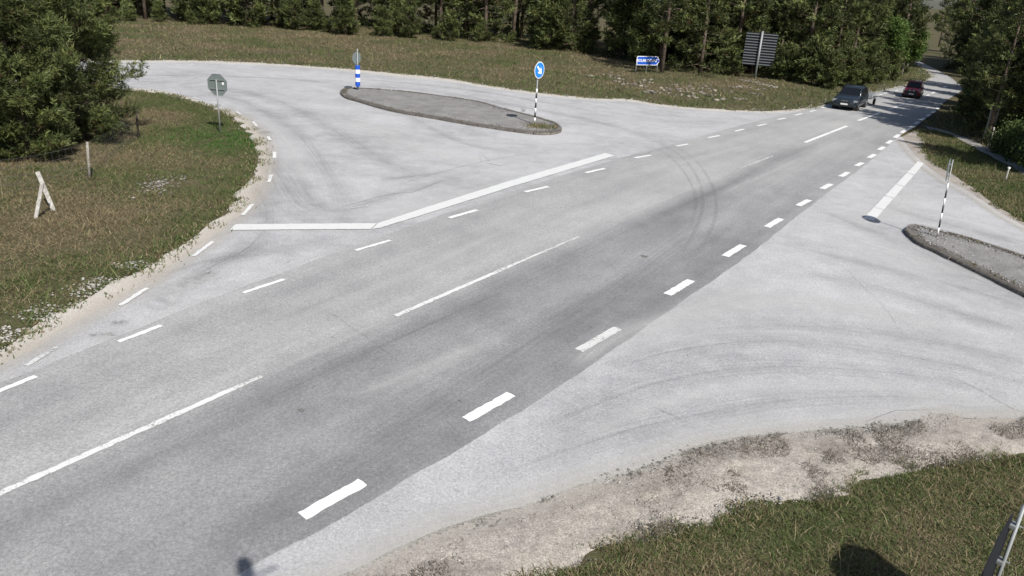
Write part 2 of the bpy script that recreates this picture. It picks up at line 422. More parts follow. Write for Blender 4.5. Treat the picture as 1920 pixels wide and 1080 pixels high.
def build_main_road():
    nv = 13; vs = []; uvs = []; s = 0; fs = []
    for i, c in enumerate(Cw):
        if i: s += (c - Cw[i - 1]).length
        a, b = nearest(Ls, c), nearest(Rs, c)
        q_ = np.array(s); a = a + (a - c).normalized() * (float(fbm(q_, q_ * 0, 0.5, 41)) - 0.5) * 0.07; b = b + (b - c).normalized() * (float(fbm(q_, q_ * 0, 0.5, 42)) - 0.5) * 0.07
        wa, wb = (a - c).length, (b - c).length
        for k in range(nv):
            t = k / (nv - 1) * 2 - 1
            p = c.lerp(a, -t) if t < 0 else c.lerp(b, t)
            vs.append((p.x, p.y, 0.012)); uvs.append((s, t * 3.2))
    for i in range(len(Cw) - 1):
        for k in range(nv - 1):
            q = i * nv + k; fs.append((q, q + 1, q + nv + 1, q + nv))
    me = bpy.data.meshes.new('main_road'); me.from_pydata(vs, [], fs)
    ul = me.uv_layers.new(name='UVMap')
    li = np.zeros(len(me.loops), int); me.loops.foreach_get('vertex_index', li)
    ul.data.foreach_set('uv', np.array(uvs)[li].ravel())
    o = link_mesh('main_road', me, M['road']); o['kind'] = 'structure'
    return o
main_road = build_main_road()
main_poly = [Vector(p) for p in Ls] + [Vector(p) for p in Rs][::-1]

# left side road
LG_px = [(-420, 880), (-260, 800), (-110, 715), (0, 651), (65, 617), (129, 580), (194, 541), (268, 503), (323, 464), (371, 435), (426, 390), (440, 374), (467, 339), (483, 294), (472, 255), (444, 230), (411, 208), (355, 189), (314, 178), (272, 172), (180, 166), (60, 163), (-120, 165), (-420, 176), (-800, 195)]
LA_px = [(-420, 905), (-260, 828), (-110, 744), (0, 683), (65, 651), (129, 612), (207, 570), (274, 532), (339, 486), (404, 441), (452, 399), (478, 372), (497, 330), (504, 298), (498, 268), (480, 240), (455, 219), (411, 200), (355, 183), (314, 172), (272, 167), (180, 161), (60, 158), (-120, 159), (-420, 169), (-800, 186)]
FA_px = [(-800, 142), (-420, 128), (-120, 119), (60, 117), (160, 116), (247, 117), (361, 117), (472, 121), (560, 126), (662, 134), (764, 145), (837, 152), (925, 166), (983, 174.5), (1056, 183), (1120, 188), (1176, 190), (1253, 201), (1341, 208), (1428, 211), (1475, 210.5), (1511, 207)]
FG_px = [(-800, 138), (-420, 124), (-120, 115.5), (60, 113.5), (160, 113), (247, 113), (361, 113.5), (472, 117), (560, 122.5), (662, 130), (764, 140), (837, 147), (925, 162), (983, 170.5), (1056, 179), (1120, 185), (1176, 186), (1253, 197.5), (1341, 204.5), (1428, 208), (1511, 203.5), (1545, 197), (1631, 174), (1692, 160), (1724, 153.5), (1741, 147), (1743, 140), (1731, 130), (1714, 120)]
LG, LA, FA, FG = (spline(GL(p), 0.35) for p in (LG_px, LA_px, FA_px, FG_px))
def cut(poly, pxs): return GL(pxs)
side_left_poly = jitter(LA, 0.10, 0.6, 1) + FA + [G(1540, 203), G(1300, 280), G(1000, 375), G(620, 500), G(320, 615), G(0, 745), G(-330, 880)]
side_left = sheet('side_road', side_left_poly, 0.006, M['side'], 'structure')
shoulder_left_poly = jitter(LG, 0.22, 0.5, 2) + FG[:-45] + [G(1300, 290), G(620, 520), G(0, 760), G(-420, 940)]
# shoulder: pale limestone gravel under the edge of the side road
shoulder_left = sheet('gravel_shoulder', jitter(LG, 0.25, 0.45, 2) + list(reversed([p for p in GL([(-800, 178), (-120, 152), (60, 150), (272, 158), (411, 190), (500, 225), (530, 300), (500, 380), (420, 460), (280, 550), (100, 660), (0, 730), (-420, 950)])][::-1])), 0.0, M['gravel_pale'], 'structure')
shoulder_far = sheet('gravel_shoulder', jitter(FG, 0.25, 0.5, 3) + GL([(1722, 120), (1745, 132), (1756, 140), (1756, 149), (1730, 158), (1640, 180), (1515, 212), (1341, 216), (1120, 200), (925, 178), (662, 145), (360, 130), (60, 128), (-800, 155)]), 0.0, M['gravel_pale'], 'structure')

# right side road
RA_px = [(470, 1160), (540, 1120), (645, 1077), (726, 1037), (828, 990), (983, 950), (1086, 911), (1192, 882), (1287, 844), (1431, 817), (1575, 806), (1709, 789), (1747, 779), (1786, 777), (1805, 783), (1920, 781), (2100, 790), (2400, 830)]
RG_px = [(640, 1260), (800, 1180), (940, 1120), (1072, 1069), (1168, 1035), (1287, 997), (1398, 959), (1503, 942), (1551, 941), (1599, 929), (1623, 906), (1709, 887), (1815, 872), (1920, 858), (2100, 858), (2400, 900)]
RU_px = [(1692, 257), (1700, 272), (1728, 303), (1771, 335), (1820, 362), (1875, 399), (1920, 424), (2000, 470), (2150, 545), (2400, 660)]
RUG_px = [(1716, 244), (1734, 262), (1733, 280), (1742, 297), (1771, 318), (1814, 345), (1860, 379), (1920, 415), (2000, 460), (2150, 532), (2400, 640)]
RA, RG, RU, RUG = (spline(GL(p), 0.25) for p in (RA_px, RG_px, RU_px, RUG_px))
side_right_poly = jitter(RA, 0.10, 0.35, 4) + [v for v in reversed(RU)] + GL([(1680, 255), (1600, 320), (1460, 425), (1280, 555), (1100, 680), (869, 825), (600, 980), (440, 1075)])
side_right = sheet('side_road', side_right_poly, 0.006, M['side2'], 'structure')
wedge = sheet('gravel_shoulder', jitter(RUG, 0.12, 0.4, 5) + [v for v in reversed(GL([(1680, 262), (1715, 305), (1760, 345), (1820, 372), (1920, 440), (2150, 565), (2400, 680)]))], 0.0, M['gravel'], 'structure')

# dug-up sandy shoulder at the near right: uneven ground
def grid_patch(name, poly, z0, step, hfun, mat, kind='structure', skirt=True):
    P = np.array([(p[0], p[1]) for p in poly]); x0, y0 = P.min(0); x1, y1 = P.max(0)
    nx, ny = int((x1 - x0) / step) + 2, int((y1 - y0) / step) + 2
    X, Y = np.meshgrid(x0 + np.arange(nx) * step, y0 + np.arange(ny) * step)
    ins = inside(poly, X, Y); d = pdist(poly, X, Y)
    d = np.where(ins, d, -d)
    Z = z0 + hfun(X, Y, d)
    keep = (ins[:-1, :-1] | ins[1:, :-1] | ins[:-1, 1:] | ins[1:, 1:])
    idx = np.arange(nx * ny).reshape(ny, nx)
    q = np.stack([idx[:-1, :-1][keep], idx[:-1, 1:][keep], idx[1:, 1:][keep], idx[1:, :-1][keep]], 1)
    used = np.unique(q); remap = -np.ones(nx * ny, int); remap[used] = np.arange(len(used))
    V = np.stack([X.ravel(), Y.ravel(), Z.ravel()], 1)[used]
    me = bpy.data.meshes.new(name); me.from_pydata(V.tolist(), [], remap[q].tolist())
    me.polygons.foreach_set('use_smooth', [True] * len(me.polygons))
    o = link_mesh(name, me, mat); o['kind'] = kind
    return o
near_sh_poly = [p for p in spline(GL([(480, 1170), (620, 1100), (726, 1050), (828, 1003), (983, 955), (1086, 916), (1192, 887), (1287, 849), (1431, 820), (1575, 810), (1709, 794), (1750, 778), (1786, 777), (1810, 787), (1920, 786), (2100, 795), (2400, 835)]), 0.25)] + list(reversed(RG))
def sh_h(X, Y, d):
    e = np.clip(d / 0.5, 0, 1)
    rut = np.sin(d * 5.2) * 0.012
    rgd = pdist(RG, X, Y, False) + (fbm(X, Y, 0.5, 9) - 0.5) * 0.5
    low = np.clip(1 - rgd / 0.22, 0, 1) * 0.10
    return -low + e * ((fbm(X, Y, 0.7, 1, 4) - 0.42) * 0.16 + rut + (vnoise(X, Y, 0.09, 4) - 0.5) * 0.035) - (1 - e) * 0.006
near_shoulder = grid_patch('gravel_shoulder', near_sh_poly, 0.012, 0.06, sh_h, M['gravel'])

# track behind the right-hand verge
path_px_a = [(1735, 236), (1776, 246), (1820, 262), (1869, 287), (1920, 312), (2050, 372), (2300, 480)]
path_px_b = [(1740, 243), (1776, 252), (1815, 270), (1862, 296), (1920, 327), (2040, 390), (2280, 500)]
track = sheet('path', jitter(spline(GL(path_px_a), .4), .15, .6, 6) + list(reversed(jitter(spline(GL(path_px_b), .4), .15, .6, 7))), 0.014, M['path'], 'structure')

# the ground sheet
paved = [main_poly, side_left_poly, side_right_poly, near_sh_poly]
def ground():
    cs = []
    xs = np.concatenate([[-900, -500, -300, -200, -140, -100, -75], np.arange(-60, 75.1, 0.6), [90, 120, 160, 220, 320, 520, 900]])
    ys = np.concatenate([[-600, -300, -150, -80, -45, -25, -12], np.arange(-6, 110.1, 0.6), [125, 150, 190, 260, 400, 700, 1200]])
    X, Y = np.meshgrid(xs, ys)
    clear = np.full(X.shape, 1e9)
    for p in (main_poly, side_left_poly, side_right_poly):
        d = pdist(p, X, Y); clear = np.minimum(clear, np.where(inside(p, X, Y), -d, d))
    for p in (LG, FG, RG, RUG): clear = np.minimum(clear, np.maximum(pdist(p, X, Y, False), 0))
    c = np.clip((clear - 0.5) / 3.0, 0, 1)
    Z = -0.03 + c * ((fbm(X, Y, 6, 3) - 0.5) * 0.35 + (fbm(X, Y, 1.4, 5) - 0.5) * 0.10 + 0.02)
    V = np.stack([X.ravel(), Y.ravel(), Z.ravel()], 1)
    ny, nx = X.shape; idx = np.arange(nx * ny).reshape(ny, nx)
    q = np.stack([idx[:-1, :-1].ravel(), idx[:-1, 1:].ravel(), idx[1:, 1:].ravel(), idx[1:, :-1].ravel()], 1)
    me = bpy.data.meshes.new('ground'); me.from_pydata(V.tolist(), [], q.tolist())
    me.polygons.foreach_set('use_smooth', [True] * len(me.polygons))
    o = link_mesh('ground', me, M['soil']); o['kind'] = 'structure'
    return xs, ys, Z
gx, gy, gz = ground()
def gh(x, y):
    """ground height by bilinear lookup"""
    i = np.clip(np.searchsorted(gx, x) - 1, 0, len(gx) - 2); j = np.clip(np.searchsorted(gy, y) - 1, 0, len(gy) - 2)
    fx = (x - gx[i]) / (gx[i + 1] - gx[i]); fy = (y - gy[j]) / (gy[j + 1] - gy[j])
    return (gz[j, i] * (1 - fx) + gz[j, i + 1] * fx) * (1 - fy) + (gz[j + 1, i] * (1 - fx) + gz[j + 1, i + 1] * fx) * fy
def on_ground(px, py):
    p = G(px, py); p.z = float(gh(np.array(p.x), np.array(p.y))); return p

# ------------------------------------------------------------------ wear on the roads
_wz = [0.0]
def strip(name, px, width, mat, parent, z=0.0145, taper=True, step=0.3, jit=0.0, world=False):
    _wz[0] += 0.00012
    pts = spline(px if world else GL(px), step)
    if jit: pts = jitter(pts, jit, 0.5, _wz[0] * 900)
    vs, uvs, fs, fade = [], [], [], []; s = 0; n = len(pts)
    for i, p in enumerate(pts):
        a, b = pts[max(i - 1, 0)], pts[min(i + 1, n - 1)]
        t = (b - a).normalized(); nn = Vector((-t.y, t.x, 0))
        if i: s += (p - pts[i - 1]).length
        w = width
        for k in (-0.5, 0.5):
            q = p + nn * k * w; vs.append((q.x, q.y, z + _wz[0])); uvs.append((s, k + 0.5))
            e = min(i, n - 1 - i) / max(1, (n - 1) * 0.22); fade.append(min(1, e) if taper else 1.0)
    for i in range(n - 1): fs.append((2 * i, 2 * i + 1, 2 * i + 3, 2 * i + 2))
    me = bpy.data.meshes.new(name); me.from_pydata(vs, [], fs)
    ul = me.uv_layers.new(name='UVMap'); li = np.zeros(len(me.loops), int); me.loops.foreach_get('vertex_index', li)
    ul.data.foreach_set('uv', np.array(uvs)[li].ravel())
    at = me.attributes.new('fade', 'FLOAT', 'POINT'); at.data.foreach_set('value', fade)
    return link_mesh(name, me, mat, parent)

# left side road
for px, w in [([(150, 140), (400, 143), (560, 150), (640, 160), (700, 163)], 1.0), ([(640, 158), (800, 170), (950, 196), (1080, 220), (1180, 246), (1260, 276)], 1.3),
              ([(560, 140), (760, 156), (900, 172), (1020, 192), (1140, 215)], 0.9),
              ([(330, 160), (450, 190), (545, 240), (600, 300), (640, 370), (640, 420)], 1.2), ([(380, 155), (520, 190), (620, 240), (700, 290), (800, 335), (900, 350)], 1.4),
              ([(470, 330), (500, 400), (470, 460), (380, 510), (240, 590)], 0.9), ([(560, 330), (590, 380), (640, 395), (760, 360), (880, 325)], 0.7),
              ([(700, 340), (780, 330), (860, 320)], 0.8), ([(250, 540), (350, 500), (450, 480), (560, 470)], 0.8)]:
    strip('tyre_track', px, w, M['dark'], side_left)
for px, w in [([(300, 175), (470, 215), (540, 270), (560, 330), (540, 400)], 0.9), ([(600, 210), (760, 250), (900, 275), (1040, 285)], 1.4), ([(520, 420), (620, 395), (720, 385), (880, 345), (1040, 310)], 0.9),
              ([(700, 230), (880, 262), (1050, 270), (1150, 262)], 1.0), ([(1060, 200), (1180, 215), (1320, 235)], 0.8), ([(1120, 225), (1230, 240), (1300, 250)], 0.5), ([(400, 150), (620, 150), (640, 158)], 0.6),
              ([(1000, 182), (1120, 193), (1300, 212), (1440, 215)], 0.7)]:
    strip('dust_streak', px, w, M['pale'], side_left)
for px, w in [([(620, 215), (760, 270), (900, 300), (1050, 285)], 3.2), ([(330, 140), (520, 170), (640, 200)], 2.2), ([(1060, 215), (1200, 225), (1380, 222)], 2.0), ([(640, 430), (800, 385), (960, 335)], 1.2)]:
    strip('dust_streak', px, w, M['pale'], side_left)
for px, w in [([(500, 290), (530, 340), (560, 385), (620, 410)], 1.6), ([(520, 450), (440, 480), (340, 540)], 1.3), ([(720, 190), (860, 265), (1010, 290)], 0.8)]:
    strip('tyre_track', px, w, M['dark'], side_left)
# dusty edges of the asphalt
strip('dust_streak', [(p[0] + 4, p[1] + 3) for p in LA_px[1:18]], 0.9, M['beige'], side_left, taper=False)
strip('dust_streak', [(p[0], p[1] + 2.5) for p in FA_px[4:]], 0.8, M['pale'], side_left, taper=False)
strip('dust_streak', [(-330, 839), (-160, 774), (0, 710), (97, 673), (226, 622), (323, 582), (452, 532), (620, 471), (745, 427)], 0.34, M['pale'], side_left, taper=True)
for px in [([(630, 395), (700, 372), (770, 360), (840, 335)]), ([(640, 155), (760, 162), (860, 175)]), ([(1040, 300), (1150, 300), (1265, 275)])]:
    strip('crack', px, 0.06, M['crack'], side_left, jit=0.12)
# right side road: turning traffic
for k, (px, w) in enumerate([([(2000, 742), (1800, 690), (1600, 655), (1420, 640), (1250, 662), (1120, 705)], 0.55), ([(2000, 775), (1800, 722), (1600, 695), (1400, 690), (1220, 722), (1050, 790), (900, 870)], 0.7),
                             ([(2000, 700), (1800, 652), (1600, 622), (1450, 610), (1290, 620)], 0.6), ([(1980, 640), (1800, 590), (1650, 545), (1480, 505)], 0.7), ([(1980, 800), (1750, 752), (1500, 750), (1250, 790), (1050, 850), (850, 930)], 0.6),
                             ([(1960, 590), (1800, 540), (1640, 500), (1520, 470), (1440, 452)], 0.5), ([(1640, 380), (1700, 400), (1850, 440), (1940, 470)], 0.6), ([(1530, 390), (1600, 420), (1680, 450), (1800, 510), (1930, 570)], 0.7)]):
    strip('tyre_track', px, w * 1.9, M['dark'], side_right)
for px, w in [([(2000, 720), (1800, 670), (1600, 638), (1400, 624), (1260, 640), (1130, 685)], 0.45), ([(2000, 680), (1750, 610), (1560, 570), (1400, 560), (1290, 580)], 1.0), ([(2000, 790), (1780, 740), (1550, 722), (1300, 745), (1100, 815), (930, 890)], 0.6),
              ([(1470, 440), (1600, 470), (1750, 530), (1960, 620)], 0.9), ([(1600, 350), (1700, 395), (1820, 420), (1960, 470)], 1.0), ([(1600, 800), (1420, 800), (1250, 840), (1080, 895), (900, 950)], 0.7), ([(1420, 500), (1380, 540), (1300, 580), (1180, 655)], 1.2)]:
    strip('dust_streak', px, w, M['pale'], side_right)
strip('dust_streak', [(p[0], p[1] - 2) for p in RA_px], 0.75, M['beige'], side_right, taper=False)
strip('dust_streak', [(p[0], p[1] - 20) for p in RA_px], 1.1, M['pale'], side_right, taper=False)
strip('dust_streak', [(p[0] - 6, p[1] + 4) for p in RU_px], 0.5, M['beige'], side_right, taper=False)
for px, w in [([(1900, 540), (1700, 480), (1560, 440)], 2.4), ([(1850, 640), (1600, 580), (1400, 570), (1250, 620)], 2.2), ([(1700, 340), (1680, 400), (1560, 420)], 2.0)]:
    strip('dust_streak', px, w, M['pale'], side_right)
strip('dust_streak', [(1060, 700), (1110, 655), (1160, 622), (1210, 600)], 0.9, M['pale'], main_road)
strip('crack', [(1770, 700), (1840, 735), (1900, 770), (1960, 790)], 0.03, M['crack'], side_right, jit=0.05)
strip('crack', [(1205, 758), (1250, 775), (1300, 800)], 0.03, M['crack'], side_right, jit=0.05)
strip('crack', [(1610, 795), (1680, 772), (1760, 770)], 0.025, M['crack'], side_right, jit=0.05)
for px in [[(560, 560), (640, 600), (760, 690)], [(1300, 330), (1400, 380)]]:
    strip('crack', px, 0.015, M['crack'], main_road, jit=0.06, step=0.1)
for px in [[(560, 250), (700, 300), (860, 320), (1010, 300)], [(1560, 480), (1640, 560), (1700, 640)], [(480, 180), (620, 190), (640, 170)]]:
    strip('crack', px, 0.016, M['crack'], side_right if px[0][0] > 1200 else side_left, jit=0.06, step=0.1)
# main road
for px in [[(1195, 255), (1262, 283), (1303, 325), (1318, 380), (1300, 440), (1262, 492)], [(1222, 252), (1292, 292), (1330, 338), (1343, 392), (1325, 448), (1285, 500)], [(1190, 262), (1250, 290), (1290, 335), (1304, 380), (1290, 440)], [(700, 360), (900, 305), (1050, 280)]]:
    strip('tyre_mark', px, 0.13, M['skid'], main_road)
for px, w in [([(640, 752), (740, 714), (840, 672), (930, 640)], 0.5), ([(490, 708), (600, 658), (742, 594)], 0.22), ([(300, 690), (560, 600), (800, 500), (1000, 410)], 0.7), ([(1080, 447), (1240, 378), (1387, 317)], 0.3), ([(1320, 380), (1420, 335), (1520, 290)], 0.5), ([(1080, 690), (1130, 650), (1180, 625), (1250, 590)], 0.7), ([(1150, 340), (1300, 300), (1430, 268)], 1.0)]:
    strip('dust_streak', px, w, M['pale'], main_road)
for px, w in [([(0, 1010), (300, 850), (600, 705), (850, 590), (1040, 500), (1200, 420)], 0.9), ([(300, 1090), (560, 925), (800, 770), (1000, 640), (1180, 520), (1330, 410)], 1.0), ([(1100, 470), (1200, 420), (1340, 360), (1450, 300), (1560, 260)], 0.8)]:
    strip('tyre_track', px, w * 1.3, M['dark'], main_road)

def blob(name, px, py, rx, ry, mat, parent, z, seed=0, wob=0.3):
    c = G(px, py); e1 = (G(px + 10, py) - c).normalized(); e2 = Vector((-e1.y, e1.x, 0)); R = random.Random(seed)
    ph = [R.uniform(0, 6.28) for _ in range(4)]; pts = []
    for i in range(28):
        a = i / 28 * 2 * math.pi; k = 1 + wob * (0.5 * math.sin(2 * a + ph[0]) + 0.3 * math.sin(3 * a + ph[1]) + 0.25 * math.sin(5 * a + ph[2]))
        pts.append(c + e1 * math.cos(a) * rx * k + e2 * math.sin(a) * ry * k)
    return sheet(name, pts, z, mat, None, parent)
def ring(px, py, rx, ry, seed, mat, w):
    c = G(px, py); e1 = (G(px + 10, py) - c).normalized(); e2 = Vector((-e1.y, e1.x, 0)); R = random.Random(seed); ph = [R.uniform(0, 6.28) for _ in range(3)]
    pts = []
    for q in range(22):
        a = q / 21 * 2 * math.pi; k = 1 + 0.16 * math.sin(2 * a + ph[0]) + 0.10 * math.sin(3 * a + ph[1]) + 0.07 * math.sin(5 * a + ph[2])
        pts.append(c + e1 * math.cos(a) * rx * k + e2 * math.sin(a) * ry * k)
    strip('pothole_rim', pts, w, mat, side_left, taper=False, step=0.06, world=True)
for i, (x, y, rx, ry) in enumerate([(307, 565, .34, .42), (342, 538, .30, .26), (372, 524, .30, .22), (391, 514, .13, .12), (226, 606, .12, .08), (193, 629, .20, .10), (495, 249, .22, .42), (483, 242, .14, .2)]):
    ring(x, y, rx * 0.8, ry * 0.8, i, M['potpale'], 0.3)
    strip('pothole', [(x - rx * 42, y + ry * 8), (x, y), (x + rx * 42, y - ry * 8)], ry * 1.7, M['potdark'], side_left)
blob('pothole', 565, 771, .05, .05, M['patch_dark'], main_road, 0.020, 40)
blob('pothole', 1208, 482, .07, .08, M['patch_dark'], main_road, 0.020, 41)

# ------------------------------------------------------------------ painted markings
_mz = [0.0]
def mark_quad(name, pts, mat, parent, sub=6):
    _mz[0] += 0.00005
    poly = []
    P = [Vector(p) for p in pts]
    for a, b in zip(P, P[1:] + P[:1]):
        n = max(1, int((b - a).length / 0.07))
        for i in range(n): poly.append(a.lerp(b, i / n))
    poly = [p + Vector((random.uniform(-1, 1), random.uniform(-1, 1), 0)) * 0.011 for p in poly]
    return sheet(name, poly, 0.0215 + _mz[0], mat, None, parent)
def bar(name, a, b, w, mat, parent):
    a, b = G(*a), G(*b); t = (b - a).normalized(); n = Vector((-t.y, t.x, 0)) * (w / 2)
    return mark_quad(name, [a - n, b - n, b + n, a + n], mat, parent)
R_d = [(567, 970, 681, 906), (873, 789, 959, 741), (1085, 659, 1158, 617), (1251, 554, 1296, 527), (1359, 482, 1393, 461), (1438, 427, 1464, 411), (1496, 387, 1517, 376), (1541, 355, 1558, 346), (1576, 332, 1590, 324), (1605, 312, 1617, 306), (1629, 297, 1640, 290), (1648, 282, 1657, 276), (1663, 270, 1672, 264), (1677, 259, 1686, 253), (1690, 250, 1698, 244), (1703, 243, 1711, 237), (1715, 233, 1722, 229), (1727, 226, 1733, 222), (1738, 219, 1743, 215), (1748, 212, 1752, 209), (1756, 206, 1760, 202)]
for i, (a, b, c, d) in enumerate(R_d):
    bar('edge_dash', (a, b), (c, d), 0.175 if i < 3 else 0.185, M['white_new'] if i < 2 else (M['white_old'] if i == 2 else M['white']), main_road)
L_d = [(-5, 737, 67, 708), (222, 643, 303, 612), (456, 551, 533, 525), (667, 471, 732, 452), (842, 410, 894, 395), (984, 361, 1028, 351), (1098, 325, 1134, 317), (1190, 297, 1220, 292), (1268, 275, 1290, 271), (1328, 259, 1349, 255), (1378, 247, 1395, 243), (1420, 237, 1437, 233), (1458, 225, 1473, 222), (1490, 217, 1504, 213.5), (1518, 210, 1529, 207.5), (1541, 203, 1551, 200.5), (1640, 181, 1647, 179), (1648, 178.7, 1655, 177), (1657, 176, 1664, 174), (1668, 173.4, 1674, 172), (1678, 171, 1684, 169.5), (-190, 815, -110, 782)]
for i, (a, b, c, d) in enumerate(L_d):
    bar('edge_dash', (a, b), (c, d), 0.105 if i < 4 else 0.14, M['white'], main_road)
for (a, b, c, d, w, m) in [(-420, 1122, -200, 1022, .15, 'white_old'), (-20, 937, 440, 730, .105, 'white_thin'), (440, 730, 491, 708, .09, 'white_old'), (742, 594, 960, 499, .105, 'white_thin'), (960, 499, 1085, 445, .07, 'white_old'), (1387, 317, 1450, 293, .07, 'white_faint'), (1509, 268, 1588, 237, .17, 'white'), (1609, 227, 1651, 211.5, .17, 'white'), (1666, 206, 1695, 196, .15, 'white'), (1703, 192.5, 1710, 190, .15, 'white'), (1730, 182.5, 1743, 178, .16, 'white'), (1746, 176, 1753, 173, .16, 'white'), (1769, 165, 1774, 162, .2, 'white')]:
    bar('centre_line', (a, b), (c, d), w, M[m], main_road)
# stop lines
for q in ([(431, 433), (695, 431), (707, 420), (442, 422)], ):
    mark_quad('stop_line', GL(q), M['white_stop'], side_left)
mark_quad('stop_line', GL([(697, 431), (712, 429), (800, 402), (960, 351), (1153, 293), (1135, 288), (950, 342), (790, 393), (709, 420)]), M['white_stop'], side_left)
sl_r = [(1618, 411), (1638, 416), (1733, 307), (1721, 303)]
for k in range(5):      # painted in short fields with joints between them
    a, b = k / 5, (k + 1) / 5 - 0.004
    l0, l1 = Vector((*sl_r[0], 0)), Vector((*sl_r[3], 0)); q0, q1 = Vector((*sl_r[1], 0)), Vector((*sl_r[2], 0))
    mark_quad('stop_line', [G(*l0.lerp(l1, a)[:2]), G(*q0.lerp(q1, a)[:2]), G(*q0.lerp(q1, b)[:2]), G(*l0.lerp(l1, b)[:2])], M['white_stop'], side_right)
for (a, b, c, d, w, m) in [(49, 688, 108, 653, .1, 'white_faint'), (225, 575, 276, 542, .12, 'white'), (363, 482, 400, 454, .12, 'white'), (455, 405, 474, 384, .12, 'white'), (504, 343, 509, 329, .13, 'white'), (515, 298, 515, 286, .14, 'white'), (507, 264, 502, 257, .14, 'white'), (482, 238, 474, 229, .13, 'white'), (452, 215, 443, 210, .12, 'white'), (375, 187, 362, 183, .12, 'white'), (337, 177, 324, 174, .12, 'white'), (300, 170, 288, 168, .12, 'white'), (915, 306, 940, 311, .08, 'white_old'), (650, 393, 690, 387, .06, 'white_faint')]:
    bar('edge_dash', (a, b), (c, d), w * 0.8, M['white_thin' if m == 'white' else m], side_left)

# ------------------------------------------------------------------ traffic islands with kerb stones
def island(px, label, stone, weeds=0, seed=0, side_dark=None):
    loop = spline(GL(px + [px[0]]), 0.25)[:-1]
    c = sum(loop, Vector()) / len(loop)
    root = empty('traffic_island', (c.x, c.y, 0)); tag(root, label, 'traffic island')
    loop = [p - c for p in loop]; loop = [Vector((p.x, p.y, 0)) for p in loop]
    n = len(loop)
    nrm = []
    for i in range(n):
        t = (loop[(i + 1) % n] - loop[i - 1]).normalized(); nn = Vector((t.y, -t.x, 0))
        if nn.dot(loop[i]) < 0: nn = -nn
        nrm.append(nn)
    kw, kh = 0.15, 0.11
    inner = [p - q * (kw - 0.01) for p, q in zip(loop, nrm)]
    # top: slightly crowned
    rings = [inner, [p * 0.8 for p in inner], [p * 0.45 for p in inner]]
    vs = []; fs = []
    for k, r in enumerate(rings):
        for p in r: vs.append((p.x, p.y, kh - 0.015 + (0, 0.02, 0.035)[k]))
    for k in range(2):
        for i in range(n): fs.append((k * n + i, k * n + (i + 1) % n, (k + 1) * n + (i + 1) % n, (k + 1) * n + i))
    fs.append(tuple(2 * n + i for i in range(n)))
    m = MB(); m.add(vs, fs); top = m.build('surface', M['island'], root, True)
    # kerb stones, each about a metre with an open joint
    R = random.Random(seed); i = 0; k = max(3, int(stone / 0.25))
    while i < n:
        j = min(i + k, n); b = MB(); rg = []
        dz = R.uniform(-0.018, 0.014); dx = R.uniform(-0.02, 0.02)
        for q in range(i, j + 1):
            p, nn = loop[q % n].copy(), nrm[q % n]
            t = Vector((-nn.y, nn.x, 0)); tt = (loop[(q + 1) % n] - loop[q % n]).normalized()
            if q == i: p = p + tt * 0.02
            if q == j: p = p - (loop[q % n] - loop[(q - 1) % n]).normalized() * 0.02
            p = p + nn * dx
            rg.append([p + Vector((0, 0, -0.05)), p + Vector((0, 0, kh - 0.025 + dz)), p - nn * 0.025 + Vector((0, 0, kh + dz)), p - nn * kw + Vector((0, 0, kh + dz)), p - nn * kw + Vector((0, 0, -0.05))])
        b.loft(rg); b.build('kerb_stone', M['kerb'], root)
        i = j
    strip('soil_edge', inner + [inner[0]], 0.42, M['soiledge'], root, z=0.108, taper=False, world=True)
    return root, [p + Vector((c.x, c.y, 0)) for p in inner]
isl_a_px = [(638, 177), (641, 171), (650, 168.5), (664, 168), (706, 170), (764, 175), (822, 182), (895, 193), (954, 209), (1012, 224), (1041, 234), (1052, 243), (1047, 251), (1021, 254), (983, 251), (895, 238), (808, 223), (735, 210), (677, 194), (648, 185)]
isl_b_px = [(1696, 437), (1703, 429), (1716, 427.5), (1731, 429), (1759, 437), (1814, 452), (1875, 471), (1920, 487), (1985, 512), (2060, 545), (2110, 578), (2135, 610), (2120, 630), (2060, 622), (1990, 592), (1920, 558), (1838, 518), (1796, 497), (1747, 472), (1716, 458)]
isl_a, isl_a_in = island(isl_a_px, 'long kerbed traffic island carrying the blue arrow sign and the blue-white marker', 0.75, seed=1)
isl_b, isl_b_in = island(isl_b_px, 'grey kerbed traffic island at the right edge with the edge-on sign post', 0.75, seed=2)
ISL_Z = 0.115

# ------------------------------------------------------------------ scatter: grass, stones, clods
def tint_mesh(name, V, F, T, mat, kind='stuff', parent=None, quads=False):
    me = bpy.data.meshes.new(name)
    nv, nf, k = len(V), len(F), F.shape[1]
    me.vertices.add(nv); me.vertices.foreach_set('co', V.astype(np.float32).ravel())
    me.loops.add(nf * k); me.loops.foreach_set('vertex_index', F.astype(np.int32).ravel())
    me.polygons.add(nf); me.polygons.foreach_set('loop_start', np.arange(0, nf * k, k, dtype=np.int32))
    me.update(calc_edges=True)
    at = me.attributes.new('tint', 'FLOAT_COLOR', 'POINT')
    C = np.ones((nv, 4), np.float32); C[:, :3] = T; at.data.foreach_set('color', C.ravel())
    me.materials.append(mat)
    if name is None: return me
    o = link_mesh(name, me, None, parent)
    if kind: o['kind'] = kind
    return o

def sample(poly, n, dens=None):
    P = np.array([(p[0], p[1]) for p in poly]); lo, hi = P.min(0), P.max(0); out = np.zeros((0, 2))
    for _ in range(30):
        q = lo + rng.random((n * 2, 2)) * (hi - lo)
        q = q[inside(poly, q[:, 0], q[:, 1])]
        if dens is not None: q = q[rng.random(len(q)) < dens(q[:, 0], q[:, 1])]
        out = np.vstack([out, q])
        if len(out) >= n: break
    return out[:n]

